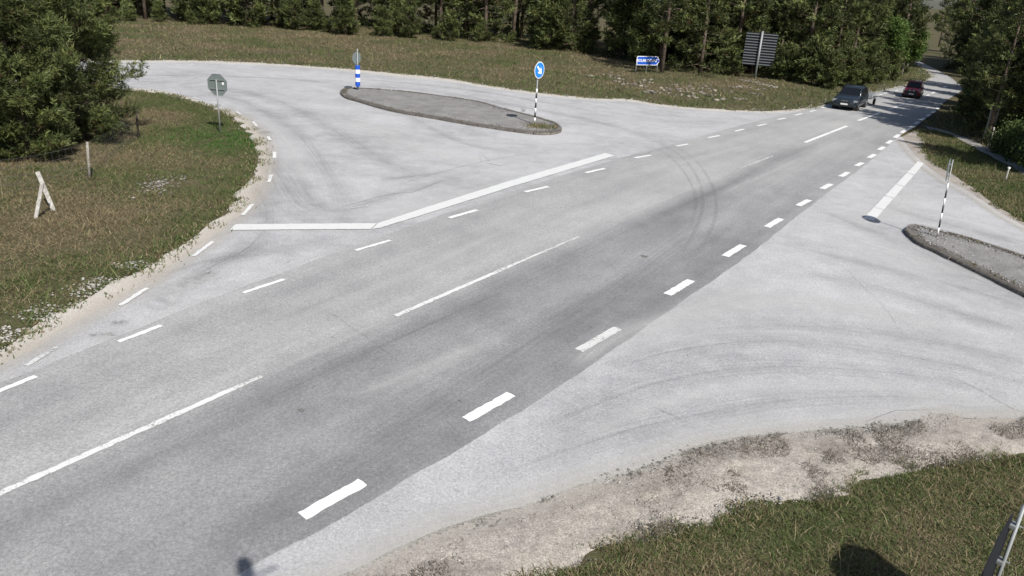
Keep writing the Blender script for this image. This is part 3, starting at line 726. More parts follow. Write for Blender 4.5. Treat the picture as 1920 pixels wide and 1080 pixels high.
def blades(name, xy, z, hgt, wid, cols, lean=0.6, label=None, seg2=False, parent=None, cat='grass'):
    n = len(xy); a = rng.random(n) * 2 * np.pi; h = hgt * (0.45 + 0.8 * rng.random(n)); w = wid * (0.6 + 0.8 * rng.random(n))
    la = rng.random(n) * 2 * np.pi; ll = lean * (0.25 + rng.random(n)) * h
    base = np.c_[xy, z + 0.004]
    d = np.c_[np.cos(a) * w / 2, np.sin(a) * w / 2, np.zeros(n)]
    l = np.c_[np.cos(la) * ll, np.sin(la) * ll, np.zeros(n)]
    hz = np.c_[np.zeros((n, 2)), h]
    if seg2:
        V = np.stack([base - d, base + d, base + l * 0.35 + hz * 0.6 + d * 0.7, base + l * 0.35 + hz * 0.6 - d * 0.7, base + l + hz * 0.95], 1).reshape(-1, 3)
        i = np.arange(n)[:, None] * 5
        F = np.concatenate([i + [0, 1, 2], i + [0, 2, 3], i + [3, 2, 4]], 0); T = np.repeat(cols, 5, 0)
    else:
        V = np.stack([base - d, base + d, base + l + hz], 1).reshape(-1, 3)
        F = np.arange(n)[:, None] * 3 + np.array([[0, 1, 2]]); T = np.repeat(cols, 3, 0)
    o = tint_mesh(name, V, F, T, M['grass'], 'stuff', parent)
    if label: tag(o, label, cat)
    return o

GREEN = np.array([0.066, 0.108, 0.030]); LUSH = np.array([0.048, 0.125, 0.020]); OLIVE = np.array([0.125, 0.135, 0.054]); STRAW = np.array([0.27, 0.228, 0.138]); BROWN = np.array([0.172, 0.120, 0.075])
def grass_cols(g, n, lush=None, straw=0.12):
    """g: greenness 0..1"""
    r = rng.random(n)[:, None]
    dry = BROWN * (1 - r) + STRAW * r * 0.9 + OLIVE * 0.1
    grn = GREEN * (1 - r) + OLIVE * r
    if lush is not None: grn = grn * (1 - lush[:, None]) + LUSH * lush[:, None]
    pick = (rng.random(n) < np.clip(g, 0.03, 0.97))[:, None]
    c = np.where(pick, grn, dry)
    c = np.where((rng.random(n) < straw)[:, None], STRAW * (0.7 + 0.6 * r), c)
    return c * (0.80 + 0.62 * rng.random((n, 1)))

def verge(name, poly, n, hgt, wid, gfun, lushfun=None, dens=None, label=None, seg2=False, straw=0.12, lean=0.6):
    xy = sample(poly, n, dens); x, y = xy[:, 0], xy[:, 1]
    g = gfun(x, y); lu = lushfun(x, y) if lushfun is not None else None
    hv = hgt * (0.25 + 1.5 * fbm(x, y, 0.8, 8) ** 1.5 + 0.5 * (vnoise(x, y, 0.25, 18) > 0.72)) * (1 + 1.6 * (rng.random(len(x)) < 0.02))
    return blades(name, xy, gh(x, y), hv, wid, grass_cols(g, len(xy), lu, straw), lean, label, seg2)

# near right grass
RGo = [p + Vector((-(b_ - a_).y, (b_ - a_).x, 0)).normalized() * 0.06 for p, a_, b_ in zip(RG, RG[:1] + RG[:-1], RG[1:] + RG[-1:])]
nr_poly = jitter(RGo, 0.2, 0.45, 33) + GL([(2600, 1250)]) + [G(2400, 1500), G(1400, 1700), G(800, 1500)]
def nr_g(x, y): return 0.46 + 1.5 * (fbm(x, y, 1.3, 11) - 0.45) + 0.35 * np.exp(-pdist(RG, x, y, False) / 0.5)
verge('grass', nr_poly, 210000, 0.054, 0.009, nr_g, None, None, 'short mown grass below the sandy shoulder in the near right corner', True, 0.14, 2.0)
# left verge
lv_poly = LG[:-14] + [G(-300, 130), G(-700, 300), G(-700, 700)]
STP = G(450, 262)
def lv_g(x, y):
    e = pdist(LG, x, y, False)
    return 0.06 + 2.2 * (fbm(x, y, 2.4, 12) - 0.48) + 0.95 * np.exp(-e / 1.9) + 0.9 * np.exp(-((x - STP.x) ** 2 + (y - STP.y) ** 2) / 6)
def lv_l(x, y): return np.clip(1.1 * np.exp(-((x - STP.x) ** 2 + (y - STP.y) ** 2) / 5), 0, 1)
bare = G(300, 345)
def lv_d(x, y): return np.clip(1 - 0.85 * np.exp(-((x - bare.x) ** 2 + (y - bare.y) ** 2) / 0.9) - 0.5 * (fbm(x, y, 0.6, 14) < 0.36), 0.08, 1)
verge('grass', lv_poly, 240000, 0.078, 0.018, lv_g, lv_l, lv_d, 'brown and green rough grass on the left verge around the stop sign', False, 0.05, 1.7)
# far verge
fv_poly = FG + GL([(1690, 100), (1400, 60), (900, 45), (300, 40), (-800, 60)])
def fv_g(x, y):
    e = pdist(FG, x, y, False)
    return 0.36 + 3.0 * (fbm(x, y, 4.0, 15) - 0.5) + 0.8 * np.exp(-e / 2.2) + np.clip((x - 14) / 12, 0, 0.35)
verge('grass', fv_poly, 210000, 0.14, 0.042, fv_g, None, None, 'wide bank of grass and heather beyond the far side road', False, 0.05, 1.5)
# right-hand grass patch between side road and track
rp_poly = RUG + [p for p in reversed(spline(GL(path_px_b), .4))]
verge('grass', rp_poly, 70000, 0.09, 0.02, lambda x, y: 0.68 + 1.2 * (fbm(x, y, 1.6, 16) - 0.5), None, None, 'green tufted grass between the right side road and the track', False, 0.08, 0.9)
rp2 = spline(GL(path_px_a), .4) + GL([(2500, 300), (2000, 190), (1850, 150), (1790, 135), (1830, 170), (1795, 200), (1745, 226)])
verge('grass', rp2, 45000, 0.16, 0.04, lambda x, y: 0.55 + 1.2 * (fbm(x, y, 2.6, 17) - 0.5), None, None, 'dark grass under the trees right of the road', False, 0.08, 0.9)

# weeds creeping over the gravel edges
edge_l = [p for p in LG if True]
def edge_scatter(line, n, spread, off=0.0):
    idx = rng.integers(0, len(line) - 1, n); t = rng.random(n)
    a = np.array([(line[i].x, line[i].y) for i in idx]); b = np.array([(line[i + 1].x, line[i + 1].y) for i in idx])
    p = a + (b - a) * t[:, None]; d = b - a; d /= np.linalg.norm(d, axis=1)[:, None] + 1e-9
    k = rng.normal(0, spread, n) + off
    return p + np.c_[-d[:, 1], d[:, 0]] * k[:, None]
for line, n, spd, lab, hh, dz in ((LG[:-20], 9000, 0.22, 'ragged green weeds along the left gravel edge', 0.08, 0.0), (FG, 9000, 0.25, 'ragged weeds along the far gravel edge', 0.10, 0.0), (RUG, 5000, 0.12, 'ragged weeds along the right gravel edge', 0.08, 0.0)):
    xy = edge_scatter(line, n, spd); k = vnoise(xy[:, 0], xy[:, 1], 0.45, 21) > 0.45; xy = xy[k]
    blades('weeds', xy, np.zeros(len(xy)), hh, 0.03, grass_cols(np.full(len(xy), 0.7), len(xy)), 0.9, lab, cat='weeds')

xy = edge_scatter(RG, 22000, 0.13); k = vnoise(xy[:, 0], xy[:, 1], 0.35, 24) > 0.32; xy = xy[k]
blades('weeds', xy, np.full(len(xy), -0.01), 0.06, 0.010, grass_cols(np.full(len(xy), 0.62), len(xy)), 1.6, 'ragged grass fringe between the near sandy shoulder and the lawn', True, cat='weeds')
# dry stubble on the near shoulder
xy = sample(near_sh_poly, 13000, lambda x, y: (fbm(x, y, 0.8, 22) > 0.53) * 0.95 + 0.02)
zs = np.full(len(xy), 0.02)
r = rng.random((len(xy), 1)); cs = (np.array([0.12, 0.105, 0.085]) * (1 - r) + np.array([0.27, 0.24, 0.20]) * r)
blades('dry_stubble', xy, zs, 0.06, 0.008, cs, 1.2, 'dry grey stubble sticking out of the near sandy shoulder', True, cat='stubble')

ICO = None
def rocks(name, xyz, size, cols, label=None, cat=None, parent=None, flat=0.6, kind='stuff'):
    global ICO
    if ICO is None:
        bm = bmesh.new(); bmesh.ops.create_icosphere(bm, subdivisions=1, radius=1); bm.verts.ensure_lookup_table()
        ICO = (np.array([v.co[:] for v in bm.verts]), np.array([[v.index for v in f.verts] for f in bm.faces])); bm.free()
    v, f = ICO; n = len(xyz); k = len(v)
    s = size * (0.5 + 1.0 * rng.random(n) ** 2)
    sc = np.stack([s * (0.7 + 0.6 * rng.random(n)), s * (0.7 + 0.6 * rng.random(n)), s * flat * (0.7 + 0.6 * rng.random(n))], 1)
    a = rng.random(n) * 6.28; c_, s_ = np.cos(a), np.sin(a)
    V = v[None] * (0.8 + 0.4 * rng.random((n, k, 1))) * sc[:, None]
    V = np.stack([V[..., 0] * c_[:, None] - V[..., 1] * s_[:, None], V[..., 0] * s_[:, None] + V[..., 1] * c_[:, None], V[..., 2]], 2) + xyz[:, None]
    F = f[None] + (np.arange(n) * k)[:, None, None]
    o = tint_mesh(name, V.reshape(-1, 3), F.reshape(-1, 3), np.repeat(cols, k, 0), M['stone'], kind, parent)
    if label: tag(o, label, cat)
    return o
def stone_cols(n, lo=0.16, hi=0.55, warm=0.88):
    g = (lo + (hi - lo) * rng.random(n))[:, None]; return np.c_[g, g * (1 + warm) / 2 * 1.01, g * warm]
xy = sample(near_sh_poly, 4200, lambda x, y: (fbm(x, y, 0.9, 23) > 0.54) * 0.95 + 0.05)
rocks('pebbles', np.c_[xy, np.full(len(xy), 0.018)], 0.012, stone_cols(len(xy), 0.14, 0.45, 0.86), 'loose pebbles and clods on the near sandy shoulder', 'pebbles')
xy = edge_scatter(RA[4:], 2200, 0.07, -0.08); xy = xy[vnoise(xy[:, 0], xy[:, 1], 0.7, 27) > 0.62]; rocks('clods', np.c_[xy, np.full(len(xy), 0.012)], 0.02, stone_cols(len(xy), 0.06, 0.24, 0.86), 'dark crumbled clods along the broken edge of the near asphalt', 'clods')
xy = edge_scatter(LG[:-25], 900, 0.16, -0.15); rocks('pebbles', np.c_[xy, np.full(len(xy), -0.004)], 0.014, stone_cols(len(xy), 0.28, 0.55, 0.9), 'pale limestone pebbles along the left verge', 'pebbles')
k_ = [p for p in LG if p.y < G(300, 480).y]
xy = edge_scatter(k_, 1500, 0.25, 0.28); xy = xy[vnoise(xy[:, 0], xy[:, 1], 0.5, 44) > 0.42]
rocks('pebbles', np.c_[xy, gh(xy[:, 0], xy[:, 1]) + 0.015], 0.024, stone_cols(len(xy), 0.26, 0.5, 0.88), 'pale gravel spilled into the grass at the lower left verge', 'pebbles', flat=0.5)
xy = edge_scatter(FG, 2200, 0.35); rocks('pebbles', np.c_[xy, np.full(len(xy), 0.0)], 0.035, stone_cols(len(xy), 0.26, 0.5, 0.9), 'pale limestone pebbles along the far verge', 'pebbles')
for inn, nn, lab, w_l in ((isl_a_in, 1400, 'loose stones and soil on the long traffic island', 'dry weeds along the kerb of the long traffic island'), (isl_b_in, 1500, 'white pebbles on the right-hand traffic island', 'dry weeds along the kerb of the right-hand traffic island')):
    xy = sample(inn, nn); rocks('pebbles', np.c_[xy, np.full(len(xy), 0.118)], 0.024, stone_cols(len(xy), 0.08, 0.36, 0.9), lab, 'pebbles')
    xy = edge_scatter(inn + [inn[0]], 1500, 0.10, 0.0); k = inside(inn, xy[:, 0], xy[:, 1]) & (vnoise(xy[:, 0], xy[:, 1], 0.5, 31) > 0.4); xy = xy[k]
    blades('weeds', xy, np.full(len(xy), 0.105), 0.07, 0.03, grass_cols(np.full(len(xy), 0.25), len(xy)) * 0.7, 0.9, w_l, cat='weeds')
wd = G(1015, 243); xy = np.c_[rng.normal(wd.x, 0.35, 500), rng.normal(wd.y, 0.3, 500)]; xy = xy[inside(isl_a_in, xy[:, 0], xy[:, 1])]
blades('weeds', xy, np.full(len(xy), 0.11), 0.13, 0.03, grass_cols(np.full(len(xy), 0.5), len(xy)), 0.8, 'clump of weeds at the foot of the blue arrow sign', cat='weeds')
tw = G(980, 214); xy = np.c_[rng.normal(tw.x, 0.06, 22), rng.normal(tw.y, 0.06, 22)]
blades('weeds', xy, np.full(len(xy), 0.11), 0.26, 0.012, grass_cols(np.full(len(xy), 0.1), len(xy)) * 0.5, 0.8, 'single dry weed on the kerb behind the blue arrow sign', cat='weeds')
# pale bare limestone patch on the left verge
xy = np.c_[rng.normal(bare.x, 0.22, 150), rng.normal(bare.y, 0.5, 150)]
rocks('rubble', np.c_[xy, gh(xy[:, 0], xy[:, 1]) + 0.02], 0.035, stone_cols(len(xy), 0.16, 0.36, 0.85), 'small pale rubble patch in the left verge grass', 'rubble', flat=0.35)
# rubble on the bank
bank = [(1100, 141), (1160, 145), (1166, 152), (1178, 158), (1200, 158), (1210, 152), (1216, 148), (1240, 163), (1243, 168), (1262, 157), (1270, 178), (1284, 165), (1292, 172), (1302, 175), (1312, 164), (1324, 160), (1334, 170), (1339, 178), (1350, 188), (1216, 172), (1220, 172), (1300, 182), (1380, 165), (1400, 163), (1386, 186), (1420, 175), (1150, 140), (1430, 168), (1362, 170)]
pts = np.zeros((0, 2))
for (bx, by) in bank:
    p = G(bx, by); pts = np.vstack([pts, np.c_[rng.normal(p.x, 0.28, 7), rng.normal(p.y, 0.3, 7)]])
rocks('rubble', np.c_[pts, gh(pts[:, 0], pts[:, 1]) + 0.03], 0.13, stone_cols(len(pts), 0.10, 0.30, 0.76), 'broken pale limestone rubble showing through the far grass bank', 'rubble', flat=0.5)
pts = np.c_[np.linspace(0, 1, 70)]; a, b = G(1385, 149), G(1458, 166); xy = np.array([(a.lerp(b, t[0]).x, a.lerp(b, t[0]).y) for t in pts]) + rng.normal(0, 0.15, (70, 2))
rocks('rubble', np.c_[xy, gh(xy[:, 0], xy[:, 1]) + 0.04], 0.08, stone_cols(70, 0.2, 0.36, 0.8), 'line of pale stones below the ribbed sign board', 'rubble', flat=0.4)

# ------------------------------------------------------------------ signs and posts
def vec2ang(nx, ny): return math.atan2(ny, nx)
def disc_ring(r, n=32): return [(math.cos(i * 2 * math.pi / n) * r, math.sin(i * 2 * math.pi / n) * r) for i in range(n)]
def banded_post(parent, h, r, n_bands, band, start, mats=('swhite', 'black')):
    """post whose bands are sleeves on it"""
    MB().tube([(0, 0, -0.1), (0, 0, h)], r, 12).build('post', M['galv'], parent, True)
    for k in range(n_bands):
        z = start + k * band
        MB().tube([(0, 0, z), (0, 0, z + band - 0.003)], r + 0.006, 14).build('white_band' if k % 2 == 0 else 'black_band', M[mats[k % 2]], parent, True)

def arrow_disc(parent, z, r, f, back='signback'):
    """round mandatory sign: local +X is the face direction, plate set f metres in front of the post"""
    ey, ez, ex = Vector((0, 1, 0)), Vector((0, 0, 1)), Vector((1, 0, 0))
    # face outline frame: a = to viewer's right. Viewer looks along -X, so right = +Y
    p = MB(); p.prism(disc_ring(r, 40), (f, 0, z), ey, ez, ex, 0.006); p.build('back_plate', M[back], parent, False)
    p = MB(); p.prism(disc_ring(r - 0.004, 40), (f + 0.006, 0, z), ey, ez, ex, 0.004); p.build('white_rim', M['swhite'], parent, False)
    p = MB(); p.prism(disc_ring(r * 0.90, 40), (f + 0.0105, 0, z), ey, ez, ex, 0.004); face = p.build('blue_face', M['blue'], parent, False)
    s = r * 1.08
    ar = [(-0.62, 0.115), (0.10, 0.115), (-0.10, 0.36), (0.16, 0.36), (0.60, 0.0), (0.16, -0.36), (-0.10, -0.36), (0.10, -0.115), (-0.62, -0.115)]
    ca, sa = math.cos(-math.pi / 4), math.sin(-math.pi / 4)
    ar = [((a * ca - b * sa) * s, (a * sa + b * ca) * s) for a, b in ar]
    p = MB(); p.prism(ar, (f + 0.015, 0, z), ey, ez, ex, 0.004); p.build('arrow', M['swhite'], parent, False)
    for dz in (-r * 0.5, r * 0.5): MB().box((f / 2 - 0.004, 0, z + dz), (f, 0.09, 0.035)).build('bracket', M['galv'], parent)

# keep-right sign on the long island
b = G(1002, 233.5, ISL_Z); t = empty('keep_right_sign', b, vec2ang(0.80, -0.60))
tag(t, 'round blue sign with white arrow on a black and white banded post', 'road sign')
banded_post(t, 2.62, 0.030, 7, 0.20, 0.10)
arrow_disc(t, 2.26, 0.345, 0.06)
t.rotation_euler = (rad(0.0), rad(0), vec2ang(0.80, -0.60))
# right island: sign seen edge-on
b = G(1757, 444, ISL_Z); vx, vy = b.x, b.y; L_ = math.hypot(vx, vy)
t = empty('keep_right_sign', b, vec2ang(-vy / L_, vx / L_) + rad(-1.5))
tag(t, 'banded post with a round sign seen edge-on, on the right-hand island', 'road sign')
banded_post(t, 2.08, 0.015, 7, 0.20, 0.06)
arrow_disc(t, 1.80, 0.30, 0.06)
t.rotation_euler.x = rad(0); t.matrix_world = Matrix.Translation(b) @ Matrix.Rotation(rad(-3.2), 4, Vector((0.49, 0.87, 0))) @ Matrix.Rotation(t.rotation_euler.z, 4, 'Z')
# blue and white refuge marker with round sign back
b = G(671, 168, ISL_Z); t = empty('refuge_marker', b, vec2ang(-0.85, 0.52))
tag(t, 'blue and white banded marker below a grey round sign back on the far island end', 'road sign')
MB().tube([(0, 0, -0.1), (0, 0, 2.0)], 0.03, 12).build('post', M['galv'], t, True)
for k in range(5):
    MB().tube([(0, 0, 0.20 + k * 0.20), (0, 0, 0.397 + k * 0.20)], 0.125, 20).build('blue_band' if k % 2 == 0 else 'white_band', M['blue2' if k % 2 == 0 else 'swhite'], t, False)
MB().tube([(0, 0, 0.12), (0, 0, 0.199)], [0.04, 0.12], 16).build('sleeve_foot', M['blue2'], t, True)
arrow_disc(t, 1.55, 0.30, 0.06)

# stop sign from behind
b = on_ground(413, 248); t = empty('stop_sign', b, vec2ang(0.16, 1.0))
tag(t, 'octagonal stop sign seen from behind on a steel post in the grass', 'road sign')
z = 1.72; octa = [(math.cos(rad(22.5 + 45 * i)) * 0.40, math.sin(rad(22.5 + 45 * i)) * 0.40) for i in range(8)]
MB().tube([(0, 0, -0.2), (0, 0, z + 0.19)], 0.027, 12).build('post', M['galv'], t, True)
p = MB(); p.prism(octa, (0.06, 0, z), (0, 1, 0), (0, 0, 1), (1, 0, 0), 0.006); p.build('plate', M['signback'], t)
rim = MB()
for i in range(8):
    a, c = octa[i], octa[(i + 1) % 8]; rim.tube([(0.058, a[0], z + a[1]), (0.058, c[0], z + c[1])], 0.011, 6)
rim.build('plate_rim', M['signrib'], t)
p = MB(); p.prism([(a * 0.98, b_ * 0.98) for a, b_ in octa], (0.068, 0, z), (0, 1, 0), (0, 0, 1), (1, 0, 0), 0.005, simple('sign_red', (0.55, 0.02, 0.02), 0.4)); p.build('face', None, t)
for dz in (-0.15, 0.17):
    MB().box((0.042, 0, z + dz), (0.03, 0.54, 0.03)).build('bracket', M['signrib'], t)
MB().box((0.054, -0.22, z + 0.06), (0.004, 0.075, 0.085)).build('sticker', M['swhite'], t)

# direction sign
def text_mesh(body, size, mat, name, parent, origin, right_, up_, n_):
    cu = bpy.data.curves.new(name, 'FONT'); cu.body = body; cu.size = size; cu.align_x = 'CENTER'; cu.align_y = 'CENTER'; cu.extrude = 0.003; cu.offset = 0.006
    o = bpy.data.objects.new('tmp', cu); COL.objects.link(o)
    dg = bpy.context.evaluated_depsgraph_get(); me = bpy.data.meshes.new_from_object(o.evaluated_get(dg)); bpy.data.objects.remove(o)
    R = Matrix((right_, up_, n_)).transposed().to_4x4(); R.translation = Vector(origin); me.transform(R)
    me.materials.clear(); me.materials.append(mat); me.name = name
    return link_mesh(name, me, None, parent)
a, c = on_ground(1191.5, 134.5), on_ground(1231, 135); m_ = (a + c) / 2; ux = (c - a); ux.z = 0; wd_ = ux.length; ux.normalize()
t = empty('direction_sign', m_, math.atan2(ux.y, ux.x)); tag(t, 'blue arrow-ended direction sign with white lettering on three short posts', 'direction sign')
for k in (-1, 0, 1):
    MB().tube([(k * wd_ / 2, 0, -0.2), (k * wd_ / 2, 0, 1.15)], 0.035, 10).build('post', M['galv'], t, True)
H2, zc = 0.32, 0.86; W2 = 0.93
outl = [(-W2, -H2), (W2 - 0.12, -H2), (W2 + 0.12, 0), (W2 - 0.12, H2), (-W2, H2)]
def shrink(o, d): return [(x * (1 - d / 0.95), y * (1 - d / 0.32)) for x, y in o]
p = MB(); p.prism(outl, (0, -0.05, zc), (1, 0, 0), (0, 0, 1), (0, -1, 0), 0.02); p.build('white_border', M['swhite'], t)
p = MB(); p.prism(shrink(outl, 0.045), (0, -0.062, zc), (1, 0, 0), (0, 0, 1), (0, -1, 0), 0.008); p.build('blue_face', M['blue2'], t)
text_mesh('7', 0.29, M['swhite'], 'distance_number', t, (0.76, -0.069, zc), (1, 0, 0), (0, 0, 1), (0, -1, 0))
text_mesh('HOLMUDDEN', 0.27, M['swhite'], 'lettering', t, (-0.14, -0.069, zc), (1, 0, 0), (0, 0, 1), (0, -1, 0))

# large ribbed sign board from behind
b = on_ground(1415, 149); t = empty('sign_board', b, rad(-20)); tag(t, 'large dark ribbed sign board seen from behind on one steel post', 'sign board')
MB().tube([(0, -0.06, -0.3), (0, -0.06, 3.3)], 0.075, 14).build('post', M['galv'], t, True)
MB().box((0.0, 0.06, 2.05), (2.2, 0.02, 2.3)).build('board', M['signdark'], t)
for k in range(12):
    MB().box((0.0, 0.03, 1.0 + k * 0.19), (2.2, 0.035, 0.05)).build('rib', M['signrib'], t)

# small white marker post, right verge
b = on_ground(1885, 338); t = empty('marker_post', b); tag(t, 'short pale marker post in the grass on the right', 'post')
MB().tube([(0, 0, -0.1), (0, 0, 0.46)], 0.03, 8).build('post', M['wood'], t); MB().box((0, 0, 0.48), (0.075, 0.075, 0.05)).build('cap', M['swhite'], t)

# sign in the near right corner, seen along its edge
def at_height(px, py, z): return G(px, py, z)
top = Vector((4.86, 6.07, 1.55))
t = empty('corner_sign', (top.x, top.y, -0.05), rad(47.3))
tag(t, 'dark sign plate seen along its edge on a steel post, bottom right corner', 'road sign')
MB().tube([(0.02, -0.012, -0.3), (0.02, -0.012, 1.66)], 0.018, 12).build('post', M['galv'], t, True)
pl = [(-0.80, 0.62), (-0.55, 0.42), (-0.10, 0.42), (0.16, 0.62), (0.16, 1.28), (-0.06, 1.58), (-0.55, 1.58), (-0.80, 1.34)]
for dz in (0.6, 1.0, 1.42):
    q = MB(); q.box((0.02, 0.012, dz), (0.10, 0.05, 0.032)); q.build('clamp', M['galv'], t)
    q = MB(); q.tube([(0.045, -0.028, dz), (0.045, -0.062, dz)], 0.008, 8); q.build('clamp_bolt', M['galv'], t)
q = MB(); q.prism(pl, (0, 0.043, 0), (1, 0, 0), (0, 0, 1), (0, -1, 0), 0.012); q.build('plate', M['signdark'], t)

# camera mast standing behind the viewpoint; its arm and housing throw the small shadow at the lower left
t = empty('camera_mast', (0.9, -0.75, 0)); tag(t, 'grey camera mast with side arm, behind the viewpoint', 'mast')
MB().tube([(0, 0, -0.3), (0, 0, 3.4), (0, 0, 6.25)], [0.07, 0.06, 0.05], 14).build('pole', M['galv'], t, True)
MB().tube([(0, 0, 6.2), (-0.50, 1.50, 6.2)], 0.025, 10).build('arm', M['galv'], t, True)
MB().tube([(-0.50, 1.50, 6.2), (-0.50, 1.50, 6.32), (-0.50, 1.50, 6.5)], [0.05, 0.09, 0.07], 12).build('housing', M['signrib'], t, True)
MB().tube([(-0.50, 1.50, 6.22), (-0.22, 1.62, 6.30)], 0.016, 8).build('side_rod', M['galv'], t, True)

# ------------------------------------------------------------------ fence and brace on the left
def plank(a, b, w, d):
    a, b = Vector(a), Vector(b); t_ = (b - a).normalized(); s_ = t_.cross(Vector((0, 1, 0))).normalized(); n_ = s_.cross(t_)
    m = MB(); q = [(-w / 2, -d / 2), (w / 2, -d / 2), (w / 2, d / 2), (-w / 2, d / 2)]
    m.loft([[p + s_ * x + n_ * y for x, y in q] for p in (a, a.lerp(b, 0.5) + n_ * 0.005, b)]); return m
b = on_ground(82, 398); t = empty('fence_brace', b); tag(t, 'two weathered pale planks leaning together like an A in the grass', 'planks')
def lift(px, py, base):   # point above base seen at pixel (keeps the base's distance)
    g0 = G(px, py, 0); k = base.y / g0.y; return Vector((g0.x * k, base.y, CAM_H + (0 - CAM_H) * k))
f1 = on_ground(101, 391); t1 = lift(70, 322, f1); f2 = on_ground(65, 405); t2 = lift(79, 344, f2 + Vector((0, 0, 0)))
plank(f1 - b - Vector((0, 0, .05)), t1 - b, 0.10, 0.04).build('plank', M['wood'], t, bevel=0.006)
plank(f2 - b - Vector((0, 0, .05)), t2 - b + Vector((0, 0.02, 0.02)), 0.085, 0.04).build('plank', M['wood'], t, bevel=0.006)

def fence():
    p1, p2, p0, p3 = on_ground(167, 333), on_ground(259, 257), on_ground(-60, 378), on_ground(330, 205)
    root = empty('wire_fence', p1); tag(root, 'sagging wire mesh fence with two wooden posts below the pines', 'fence')
    def post(p, tz, m, lean=(0, 0)):
        q = p - p1; MB().tube([(q.x, q.y, q.z - .2), (q.x + lean[0], q.y + lean[1], q.z + tz)], [0.04, 0.034], 9).build('post', M[m], root, True)
    post(p1, 1.02, 'wood_grey', (0.09, 0.0)); post(p2, 1.0, 'wood_dark', (0.05, 0.0)); post(p0, 1.05, 'wood_grey')
    for (a, c) in ((p0, p1), (p1, p2)):
        n = int((c - a).length / 0.18)
        for z_ in (0.12, 0.3, 0.5, 0.72, 0.95):
            pts = [a.lerp(c, i / 12) - p1 + Vector((0, 0, z_ - 0.10 * math.sin(math.pi * i / 12))) for i in range(13)]
            MB().tube(pts, 0.0035, 4, None, False).build('wire', M['wire'], root)
        st = MB()
        for i in range(1, n):
            q = a.lerp(c, i / n) - p1; s_ = 0.10 * math.sin(math.pi * i / n); st.tube([(q.x, q.y, q.z + 0.12 - s_), (q.x, q.y, q.z + 0.95 - s_)], 0.0025, 3, None, False)
        o = st.build('mesh_wires', M['wire'], root); o['kind'] = 'stuff'
fence()

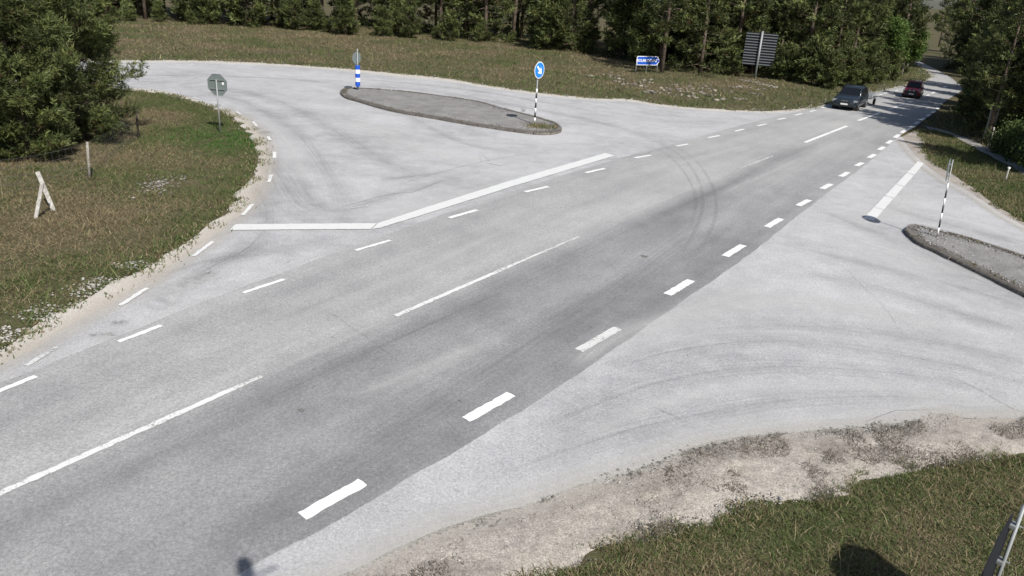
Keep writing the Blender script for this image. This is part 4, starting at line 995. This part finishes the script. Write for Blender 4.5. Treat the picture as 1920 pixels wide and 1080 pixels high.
# ------------------------------------------------------------------ trees
def crown_pine(seed, H, R, base, nb, tw, prof, needles=11, nl=0.13, nw=0.022, shoot=0.24, tone=1.0, droop=0.0, yel=0.35):
    """crown of needle shoots set along branches; returns (crown mesh, trunk mesh)"""
    r = np.random.default_rng(seed); sh_p = []; sh_d = []; sh_b = []; tr = MB(); tilt = r.normal(0, 0.02, 2)
    axis = lambda z: Vector((tilt[0] * z, tilt[1] * z, z))
    tr.tube([axis(-0.3), axis(H * 0.3), axis(H * 0.7), axis(H * 0.97)], [0.028 * H * 0.6, 0.022 * H * 0.6, 0.012 * H * 0.6, 0.01], 9)
    for i in range(nb):
        t = base + (1 - base) * ((i + 0.5) / nb) ** 0.9; az = i * 2.39996 + r.normal(0, 0.35)
        Lb = R * prof((t - base) / (1 - base)) * r.uniform(0.62, 1.18)
        if Lb < 0.12: Lb = 0.12
        z0 = t * H; rise = (-0.15 - droop) + 0.75 * (t - base) + r.normal(0, 0.10)
        d = np.array([math.cos(az), math.sin(az)]); sd = np.array([-d[1], d[0]])
        p_at = lambda s: np.array([tilt[0] * z0 + d[0] * Lb * s, tilt[1] * z0 + d[1] * Lb * s, z0 + Lb * (rise * s + 0.28 * s * s)])
        tr.tube([p_at(0), p_at(0.5), p_at(0.95)], [0.012 * Lb + 0.008, 0.008 * Lb + 0.005, 0.004], 4, None, False)
        n = max(4, int(tw * (Lb / R) ** 1.2)) + 2
        s = 0.18 + 0.82 * r.random(n) ** 0.7
        off = r.normal(0, 1, n) * 0.24 * Lb * (1.15 - s) + r.normal(0, 0.05, n)
        zz = r.normal(0, 0.07, n) * Lb + np.abs(off) * 0.25
        bb = r.uniform(0.55, 1.35); sh_b += [bb * (0.8 + 0.4 * s[k]) for k in range(n)]
        for k in range(n):
            p = p_at(s[k]) + np.array([sd[0] * off[k], sd[1] * off[k], zz[k]])
            dr = np.array([d[0] * 0.7 + sd[0] * np.sign(off[k]) * 0.5, d[1] * 0.7 + sd[1] * np.sign(off[k]) * 0.5, 0.55]) + r.normal(0, 0.35, 3)
            sh_p.append(p); sh_d.append(dr / np.linalg.norm(dr))
    P, D = np.array(sh_p), np.array(sh_d); n = len(P)
    ref = np.where(np.abs(D[:, 2:3]) < 0.9, np.array([[0, 0, 1.0]]), np.array([[1.0, 0, 0]]))
    E1 = np.cross(D, ref); E1 /= np.linalg.norm(E1, axis=1)[:, None]; E2 = np.cross(D, E1)
    sz = (0.7 + 0.6 * r.random(n))
    pt = r.random((n, needles)); an = r.random((n, needles)) * 2 * np.pi
    B = P[:, None] + D[:, None] * (pt * shoot * sz[:, None])[..., None]
    radial = E1[:, None] * np.cos(an)[..., None] + E2[:, None] * np.sin(an)[..., None]
    nd = radial * 0.75 + D[:, None] * (0.45 + 0.6 * pt[..., None])
    nd /= np.linalg.norm(nd, axis=2)[..., None]
    side = np.cross(nd, r.normal(0, 1, (n, needles, 3))); side /= np.linalg.norm(side, axis=2)[..., None] + 1e-9
    ln = nl * sz[:, None, None] * (0.7 + 0.6 * r.random((n, needles, 1)))
    V = np.stack([B - side * nw / 2, B + side * nw / 2, B + nd * ln + side * nw * 0.35, B + nd * ln - side * nw * 0.35], 2).reshape(-1, 3)
    F = np.arange(n * needles)[:, None] * 4 + np.array([[0, 1, 2, 3]])
    dk, lt = np.array([0.046, 0.063, 0.022]), np.array([0.165, 0.185, 0.060])
    c = (r.random(n) ** 1.6)[:, None]; col = (dk * (1 - c) + lt * c) * np.array(sh_b)[:, None]
    brown = r.random(n) < 0.035; col[brown] = (0.09, 0.065, 0.03)
    col = np.repeat(col, needles, 0) * (0.75 + 0.5 * r.random((n * needles, 1))) * tone
    me = tint_mesh_data('crown', V, F, np.repeat(col, 4, 0), M['needle'])
    tm = tr.mesh('trunk', M['bark'], True)
    return me, tm
def tint_mesh_data(name, V, F, T, mat):
    o = tint_mesh(name, V, F, T, mat, None); me = o.data; bpy.data.objects.remove(o); return me
def crown_leafy(seed, H, R, zc, n, col, leaf=0.13, bark='bark_pale'):
    r = np.random.default_rng(seed); nc = 60
    u = r.normal(0, 1, (nc, 3)); u /= np.linalg.norm(u, axis=1)[:, None]
    C = u * (r.random((nc, 1)) ** 0.45) * np.array([R, R, H - zc]) * np.array([0.85, 0.85, 0.85]); C[:, 2] = np.abs(C[:, 2]) * np.where(r.random(nc) < 0.72, 1, -0.55) + zc
    k = r.integers(0, nc, n); cr_ = (0.16 + 0.16 * r.random(nc))[k] * R * 1.5
    q = r.normal(0, 1, (n, 3)); q /= np.linalg.norm(q, axis=1)[:, None]; P = C[k] + q * (cr_ * r.random(n) ** 0.5)[:, None]
    a = r.normal(0, 1, (n, 3)); a /= np.linalg.norm(a, axis=1)[:, None]; b_ = np.cross(a, r.normal(0, 1, (n, 3))); b_ /= np.linalg.norm(b_, axis=1)[:, None]
    s = (leaf * (0.6 + 0.8 * r.random(n)))[:, None]
    V = np.stack([P - a * s, P - b_ * s * 0.55, P + a * s, P + b_ * s * 0.55], 1).reshape(-1, 3); F = np.arange(n)[:, None] * 4 + np.array([[0, 1, 2, 3]])
    tcl = (0.7 + 0.6 * r.random(nc))[k][:, None]
    T = np.repeat(np.array(col) * tcl * (0.75 + 0.5 * r.random((n, 1))), 4, 0)
    me = tint_mesh_data('crown', V, F, T, M['leaf'])
    tr = MB(); tr.tube([(0, 0, -0.3), (0.03, 0.02, zc * 0.6), (0.0, 0.05, zc), (0.05, 0, H * 0.85)], [0.10 * R * 0.5 + 0.03, 0.07 * R * 0.5 + 0.02, 0.05 * R * 0.5 + 0.01, 0.012], 9)
    for i in range(0, nc, 3):
        z0 = zc * 0.6 + 0.4 * r.random() * (C[i, 2] - zc * 0.6); tr.tube([(0, 0.02, max(z0, 0.2)), tuple(C[i] * np.array([0.5, 0.5, 1]) * np.array([1, 1, 0]) + np.array([0, 0, (z0 + C[i, 2]) / 2])), tuple(C[i])], [0.03, 0.02, 0.008], 5, None, False)
    return me, tr.mesh('trunk', M[bark], True)
def tree(name, meshes, p, label, group=None, rz=0.0, s=1.0, cat='tree', sz=None):
    root = empty(name, p, rz); root.scale = (s, s, s * (sz or 1.0)); tag(root, label, cat, group)
    link_mesh('crown', meshes[0], None, root); link_mesh('trunk', meshes[1], None, root)
    return root

bushy = lambda t: min(1.0, 0.55 + t * 1.6) * (1 - t) ** 0.55 if t > 0.0 else 0.55
conic = lambda t: (1 - t) ** 0.85 * 0.95 + 0.05
tall = lambda t: math.sin(min(1, t * 1.05 + 0.18) * math.pi) ** 0.6 * (1 - 0.35 * t)

# left pines: dense to the ground
for i, (px, py, H, R, lab, nb, tw) in enumerate([
        (156, 258, 6.4, 2.45, 'bushy dark green pine nearest the stop sign, low branch reaching over the road edge', 115, 135),
        (55, 292, 5.6, 2.1, 'bushy pine behind the leaning planks, branches down to the grass', 100, 135),
        (-95, 300, 6.0, 2.4, 'bushy pine cut by the left edge of the picture', 60, 80),
        (75, 225, 8.5, 2.8, 'tall dense pine in the middle of the left clump', 90, 90),
        (-70, 225, 8.8, 3.0, 'tall dense pine at the back of the left clump', 60, 80)]):
    p = on_ground(px, py)
    tree('pine_tree', crown_pine(140 + i, H, R, 0.0, nb, tw, bushy, 12, 0.11, 0.020, 0.21), p, lab, 'pines on the left verge', rz=i * 1.3)

# forest kinds
pineF = [crown_pine(200 + i, 11.0, 2.3, 0.22, 46, 46, tall, 8, 0.24, 0.055, 0.40, 0.95) for i in range(3)]
spruF = [crown_pine(210 + i, 10.0, 2.2, 0.03, 62, 36, conic, 8, 0.22, 0.055, 0.36, 0.85, 0.25) for i in range(2)]
leafF = [crown_leafy(220 + i, 7.0, 2.2, 3.2, 11000, (0.085, 0.135, 0.030), 0.12) for i in range(2)]
junF = [crown_pine(230 + i, 2.2, 1.0, 0.0, 34, 44, bushy, 8, 0.15, 0.035, 0.24, 1.0) for i in range(2)]
bushL = crown_leafy(240, 2.0, 1.4, 0.8, 6500, (0.075, 0.105, 0.030), 0.07)

R_ = random.Random(5)
def put(kind, px, py, s=1.0, lab=None, grp=None):
    p = G(px, py); put_w(kind, p.x, p.y, s, lab, grp)
def put_w(kind, x, y, s=1.0, lab=None, grp=None):
    if kind != 'bush' and (inside(main_poly, np.array(x), np.array(y)) or pdist(main_poly, np.array(x), np.array(y)) < (0.9 if lab else 2.6)): return
    z = float(gh(np.array(x), np.array(y))); p = (x, y, z); rz = R_.uniform(0, 6.28); s *= R_.uniform(0.88, 1.14)
    if kind == 'pine': tree('pine_tree', R_.choice(pineF), p, lab or 'tall dark pine in the wood beyond the junction', grp or 'pines of the far wood', rz, s)
    elif kind == 'spruce': tree('spruce_tree', R_.choice(spruF), p, lab or 'dark conical spruce in the wood beyond the junction', grp or 'spruces of the far wood', rz, s)
    elif kind == 'leaf': tree('leafy_tree', R_.choice(leafF), p, lab or 'fresh green leafy tree at the edge of the far wood', grp or 'leafy trees of the far wood', rz, s)
    elif kind == 'jun': tree('juniper_bush', R_.choice(junF), p, lab or 'dark juniper bush at the foot of the far wood', grp or 'juniper bushes of the far wood', rz, s, 'bush')
    elif kind == 'bush': tree('leafy_bush', bushL, p, lab or 'low green bush under the right-hand trees', grp or 'bushes under the right-hand trees', rz, s, 'bush')

# wood behind the bank (front rows seen from 1240 to 1720 px)
ORD = ['first', 'second', 'third', 'fourth', 'fifth', 'sixth', 'seventh', 'eighth', 'ninth', 'tenth', 'eleventh', 'twelfth', 'thirteenth', 'fourteenth', 'fifteenth', 'sixteenth', 'seventeenth', 'eighteenth', 'nineteenth', 'twentieth']
def ordered(rows, names, where):
    rows = sorted(rows, key=lambda q: q[1]); cnt = {}
    for (k, x, y, s) in rows:
        i = cnt.get(k, 0); cnt[k] = i + 1
        yield k, x, y, s, '%s %s from the left %s' % (ORD[i], names[k], where)
FN = dict(pine='tall dark pine', spruce='dark conical spruce', jun='dark juniper bush', leaf='fresh green leafy tree')
for (k, x, y, s, lab) in ordered([('jun', 1262, 118, 1.2), ('jun', 1300, 127, 1.3), ('spruce', 1318, 122, .75), ('spruce', 1345, 130, .8), ('jun', 1362, 138, 1.3), ('pine', 1380, 128, .85), ('spruce', 1405, 128, .8), ('pine', 1432, 138, .85), ('spruce', 1455, 146, .75),
                     ('jun', 1468, 153, 1.2), ('spruce', 1485, 146, .85), ('pine', 1505, 150, .8), ('jun', 1520, 160, 1.3), ('spruce', 1530, 150, .8), ('jun', 1550, 165, 1.1), ('spruce', 1560, 152, .8), ('pine', 1590, 150, .85), ('jun', 1585, 163, 1.1),
                     ('spruce', 1620, 151, .7), ('jun', 1612, 160, 1.2), ('leaf', 1690, 141, .75), ('leaf', 1655, 147, .75), ('spruce', 1672, 137, .65), ('jun', 1640, 156, 1.1), ('leaf', 1700, 128, .62), ('jun', 1665, 150, 1.0)], FN, 'along the front edge of the far wood'):
    put(k, x, y, s, lab)
for x in np.arange(10, 50, 2.6):
    for dy in (0, 4.0, 8.0, 13.0):
        y = 62 + dy + 0.45 * (x - 14) + R_.uniform(-1.4, 1.4)
        q = R_.random(); put_w('pine' if q < 0.45 else ('leaf' if q > 0.85 else 'spruce'), x + R_.uniform(-1.2, 1.2) + dy * 0.3, y, 1.0)
for x in np.arange(-70, 14, 3.0):
    for dy in (0, 5.0, 10.0):
        y = 80 + dy - 0.20 * min(x + 20, 0) * 0 + R_.uniform(-2, 2)
        put_w('pine' if R_.random() < 0.6 else 'spruce', x + R_.uniform(-1.6, 1.6), y - max(0, x) * 0.9, 1.05)
for x in np.arange(-64, 10, 1.9): put_w('jun', x + R_.uniform(-1, 1), 78 + R_.uniform(-2, 2) - max(0, x) * 0.9, R_.choice([0.5, 0.8, 1.1, 1.5, 2.1]))
for x in np.arange(10, 46, 2.0): put_w('jun', x + R_.uniform(-1, 1), 66 + 0.5 * (x - 10) + R_.uniform(-2, 2), R_.uniform(1.0, 1.7))

# wood right of the road
RL = dict(pine=('tall pale-stemmed pine in the dark wood right of the road', 'pines right of the road'), spruce=('dark spruce in the wood right of the road', 'spruces right of the road'))
for (k, x, y, s, lab) in ordered([('spruce', 1846, 186, .62), ('spruce', 1840, 168, .6), ('pine', 1848, 204, .62), ('spruce', 1850, 214, .62), ('pine', 1857, 258, .72), ('pine', 1848, 268, .68), ('spruce', 1880, 232, .72), ('pine', 1898, 250, .8), ('spruce', 1925, 262, .75), ('pine', 1905, 215, .8),
                     ('spruce', 1870, 205, .7), ('pine', 1950, 250, .85), ('spruce', 1985, 285, .8), ('pine', 2030, 300, .85), ('spruce', 1832, 142, .55), ('pine', 1850, 150, .6), ('spruce', 1850, 175, .7), ('pine', 1890, 180, .8), ('spruce', 1930, 200, .8), ('spruce', 1822, 122, .6), ('pine', 1850, 118, .7), ('pine', 2060, 350, .8), ('spruce', 2110, 360, .8), ('pine', 1805, 106, .7), ('spruce', 1780, 98, .7), ('pine', 1760, 88, .8), ('spruce', 1660, 92, .8), ('spruce', 1826, 224, .66), ('pine', 1840, 236, .7), ('spruce', 1862, 243, .7), ('pine', 1822, 212, .66), ('spruce', 1888, 262, .75)], dict(pine='tall pine', spruce='dark spruce'), 'in the dark wood right of the road'):
    put(k, x, y, s, lab, RL[k][1])
for i_, (x, y, s) in enumerate([(1898, 292, 0.75), (1925, 305, .85), (1865, 262, .5), (1835, 232, .5), (1815, 210, .45), (1955, 325, .9)]): put('bush', x, y, s, ['large green bush by the pale marker post at the right', 'green bush at the right picture edge above the marker post', 'low bush beside the tall bare stem', 'low bush in shade behind the bare stems', 'smallest bush by the road edge in the wood', 'green bush beyond the right picture edge'][i_])
# dead stems among the right-hand trees
for i, (x, y, h, lab) in enumerate([(1856, 262, 3.0, 'pale bare stem standing tallest at the edge of the right-hand wood'), (1843, 262, 1.7, 'short pale bare stem left of the tall one in the right-hand wood'), (1853, 278, 1.0, 'pale broken stump near the track on the right')]):
    b = on_ground(x, y); t = empty('bare_stem', b); tag(t, lab, 'tree stem')
    MB().tube([(0, 0, -.2), (0.04, 0, h * 0.5), (0.02, 0.05, h)], [0.06, 0.05, 0.035], 9).build('trunk', M['bark_pale'], t, True)
    for k in range(3): z_ = h * (0.4 + 0.18 * k); a_ = k * 2.1 + i; MB().tube([(0.03, 0, z_), (math.cos(a_) * .25, math.sin(a_) * .25, z_ + 0.12)], [0.018, 0.008], 5).build('branch_stub', M['bark_pale'], t)

# ------------------------------------------------------------------ vehicles (local +X = forward)
def car(name, p, heading, s, paint, label, L=4.5, W=1.80, H=1.62, boxy=0.0, extras=False):
    root = empty(name, p, heading); root.scale = (s, s, s); tag(root, label, 'car')
    hl, hw = L / 2, W / 2
    # lower body: rings along x, each a half-profile mirrored
    def ring(x, w, z0, z1, shoulder):
        return [Vector((x, -w * 0.90, z0)), Vector((x, -w, z0 + 0.12)), Vector((x, -w, shoulder)), Vector((x, -w * 0.93, z1 - 0.03)), Vector((x, -w * 0.80, z1)), Vector((x, w * 0.80, z1)), Vector((x, w * 0.93, z1 - 0.03)), Vector((x, w, shoulder)), Vector((x, w, z0 + 0.12)), Vector((x, w * 0.90, z0))]
    st = [(-hl, .86, .42, .92), (-hl + .08, .95, .30, 1.02), (-hl + .5, 1.0, .26, 1.04), (-0.6, 1.0, .25, 1.02), (0.4, 1.0, .25, 1.0), (hl - 1.35, 1.0, .25, 1.0), (hl - 0.9, .995, .25, .97 + boxy * .05), (hl - 0.4, .96, .26, .90 + boxy * .10), (hl - .12, .86, .28, .80 + boxy * .14), (hl, .72, .36, .66 + boxy * .15)]
    b = MB(); b.loft([ring(x, hw * w, z0, z1, z0 + (z1 - z0) * .62) for x, w, z0, z1 in st]); b.build('body', paint, root, True)
    # cabin
    def cab(x, w, z): return (x, w, z)
    zt = H; xf0, xf1 = hl - 1.45, hl - 2.15 + boxy * .25; xr1, xr0 = -hl + 0.42, -hl + 0.12
    secs = [(xf0, hw * .84, 0.97, 0.99), (xf1, hw * .72, 0.97, zt - 0.06), (xf1 - .5, hw * .73, .97, zt), (-0.6, hw * .73, .97, zt), (xr1, hw * .70, .97, zt - .07), (xr0, hw * .80, .97, 1.02)]
    rg = []
    for x, w, z0, z1 in secs:
        rg.append([Vector((x, -hw * .90, z0)), Vector((x, -w - .01, z1 - .06 if z1 > 1.1 else z1 - .01)), Vector((x, -w + .08, z1)), Vector((x, w - .08, z1)), Vector((x, w + .01, z1 - .06 if z1 > 1.1 else z1 - .01)), Vector((x, hw * .90, z0))])
    cb = MB(); cb.loft(rg); cb.build('cabin', paint, root, True)
    # windscreen and rear window set 6 mm proud
    def pane(name, q, off):
        q = [Vector(v) for v in q]; n = (q[1] - q[0]).cross(q[3] - q[0]).normalized()
        if n.dot(Vector(off)) < 0: n = -n
        m = MB(); m.add([v + n * 0.012 for v in q] + [v - n * 0.01 for v in q], [(0, 1, 2, 3), (7, 6, 5, 4), (0, 4, 5, 1), (1, 5, 6, 2), (2, 6, 7, 3), (3, 7, 4, 0)]); return m.build(name, M['glass'], root)
    za, zb = 1.02, zt - 0.12
    fx = lambda z: xf0 + (xf1 - xf0) * (z - .99) / (zt - .06 - .99)
    fw = lambda z: hw * (.84 + (.72 - .84) * (z - .99) / (zt - .06 - .99)) - 0.04
    pane('windscreen', [(fx(za), -fw(za), za), (fx(za), fw(za), za), (fx(zb), fw(zb) - .02, zb), (fx(zb), -fw(zb) + .02, zb)], (1, 0, .5))
    rx = lambda z: xr0 + (xr1 - xr0) * (z - 1.02) / (zt - .07 - 1.02)
    pane('rear_window', [(rx(1.08), -hw * .70, 1.08), (rx(1.08), hw * .70, 1.08), (rx(zb), hw * .63, zb), (rx(zb), -hw * .63, zb)], (-1, 0, .5))
    for sd in (-1, 1):
        yw = lambda z: sd * (hw * .90 + (hw * .73 + .01 - hw * .90) * (z - .97) / (zt - .06 - .97))
        cuts = [(xf0 - .25, xf1 - .12, 0.12, 0.12), (0.10, 0.10, -.95, -.95), (-1.03, -1.03, xr0 + .22, xr1 + .12)]
        for (a0, a1, b0, b1) in [(xf0 - .12, xf1 - .02, 0.12, 0.12), (0.04, 0.04, -.93, -.93), (-1.01, -1.01, xr0 + .30, xr1 + .14)]:
            pane('side_window', [(a0, yw(1.02), 1.02), (b0, yw(1.02), 1.02), (b1, yw(zb), zb), (a1, yw(zb), zb)], (0, sd, 0.2))
        m = MB(); m.box((xf0 - .28, sd * (hw + .07), 1.05), (.14, .18, .13)); m.build('mirror', paint, root, bevel=.03)
        m = MB(); m.prism([(-.30, .04), (.02, .08), (.02, -.07), (-.24, -.09)], (hl - .16, sd * hw * .68, .72 + boxy * .12), (0, -sd, 0), (0, 0, 1), (1, 0, 0), .18); m.build('headlight', M['lamp'], root, bevel=.01)
        m = MB(); m.box((-hl + .05, sd * hw * .80, .82), (.12, .20, .24)); m.build('rear_light', M['lamp_red'], root, bevel=.02)
        for wx in (hl - .86, -hl + .82):
            w_ = MB(); yy = sd * (hw - .10); w_.tube([(wx, yy - .11, .33), (wx, yy - .09, .33), (wx, yy + .09, .33), (wx, yy + .11, .33)], [.27, .33, .33, .27], 22); tyre = w_.build('wheel', M['tyre'], root, True)
            w_ = MB(); w_.tube([(wx, yy + sd * .10, .33), (wx, yy + sd * .122, .33)], [.21, .19], 16); w_.build('rim', M['rim'], tyre)
            w_ = MB(); w_.tube([(wx, sd * (hw - .3), .34), (wx, sd * (hw + .004), .34)], .385, 22); w_.build('wheel_arch', M['plastic'], root)
    m = MB(); m.box((hl - .06, 0, .64 + boxy * .12), (.16, hw * .85, .13)); m.build('grille', M['plastic'], root, bevel=.02)
    m = MB(); m.box((hl + .022, 0, .70 + boxy * .12), (.02, hw * .5, .022)); m.build('grille_bar', M['chrome'], root)
    m = MB(); m.box((hl - .10, 0, .36), (.22, hw * 1.5, .16)); m.build('bumper', M['plastic'], root, bevel=.04)
    m = MB(); m.box((hl + (.045 if extras else .02), 0, .47), (.02, .50, .11)); m.build('number_plate', M['plate'], root)
    for sd in (-1, 1):
        m = MB(); m.tube([(xf1 - .3, sd * hw * .66, zt - .02), (xf1 - .4, sd * hw * .66, zt + .05), (xr1 + .3, sd * hw * .66, zt + .04), (xr1 + .2, sd * hw * .66, zt - .04)], .018, 6); m.build('roof_rail', M['plastic'], root)
    if extras:
        m = MB(); m.box((hl - .10, 0, .55), (.26, hw * 1.55, .34)); m.build('front_cladding', M['plastic'], root, bevel=.04)
        for sd in (-1, 1): m = MB(); m.box((0.0, sd * (hw + .01), .36), (L * .9, .05, .26)); m.build('side_cladding', M['plastic'], root, bevel=.02)
        for sd in (-1, 1):
            m = MB(); m.tube([(hl - .02, sd * .22, .84), (hl + .10, sd * .22, .84)], [.11, .125], 16); lamp = m.build('driving_lamp', M['plastic'], root, True)
            m = MB(); m.tube([(hl + .101, sd * .22, .84), (hl + .12, sd * .22, .84)], [.115, .10], 16); m.build('lens', M['lamp'], lamp, True)
        m = MB(); m.tube([(hl + .01, -.55, .45), (hl + .03, -.52, .78), (hl + .03, .52, .78), (hl + .01, .55, .45)], .025, 8); m.build('bull_bar', M['plastic'], root, True)
    return root
def road_heading(px, py):
    p = G(px, py); i = min(range(1, len(Cw) - 1), key=lambda k: (Cw[k] - p).length); d = Cw[i - 1] - Cw[i + 1]; return math.atan2(d.y, d.x)
c1 = G(1592, 202); h1 = road_heading(1593, 199) + rad(4)
CAR_S = 0.76
car('estate_car', (c1.x, c1.y, 0.016), h1, CAR_S, M['paint_grey'], 'dark slate grey estate car towing a small trailer toward the junction', 4.5, 1.82, 1.60)
c2 = G(1710, 181.5); h2 = road_heading(1711, 181.5) + rad(6)
car('off_road_car', (c2.x, c2.y, 0.016), h2, 0.60, M['paint_red'], 'dark red off-road car with round driving lamps following the grey car', 4.2, 1.80, 1.72, 1.0, True)
# trailer
d1 = Vector((math.cos(h1), math.sin(h1), 0)); tp = c1 - d1 * (CAR_S * 4.0) + Vector((d1.y, -d1.x, 0)) * -0.22
t = empty('trailer', (tp.x, tp.y, 0.016), h1); t.scale = (CAR_S,) * 3; tag(t, 'small low two-wheeled trailer hitched behind the grey car', 'trailer')
MB().box((0, 0, .50), (1.9, 1.25, .06)).build('floor', M['wood_dark'], t)
for sd in (-1, 1):
    MB().box((0, sd * .64, .68), (1.94, .03, .30)).build('side_panel', M['galv_new'], t)
    w_ = MB(); w_.tube([(0, sd * .76 - .07, .25), (0, sd * .76 + .07, .25)], .25, 18); ty = w_.build('wheel', M['tyre'], t, True)
    w_ = MB(); w_.tube([(0, sd * .845, .29), (0, sd * .865, .29)], [.16, .14], 14); w_.build('rim', M['rim'], ty)
    MB().box((0, sd * .77, .61), (.72, .22, .03)).build('mudguard', M['plastic'], t)
for e in (-1, 1): MB().box((e * .96, 0, .68), (.03, 1.25, .30)).build('end_panel', M['galv_new'], t)
MB().tube([(.9, 0, .42), (1.95, 0, .42)], .04, 8).build('drawbar', M['galv'], t)
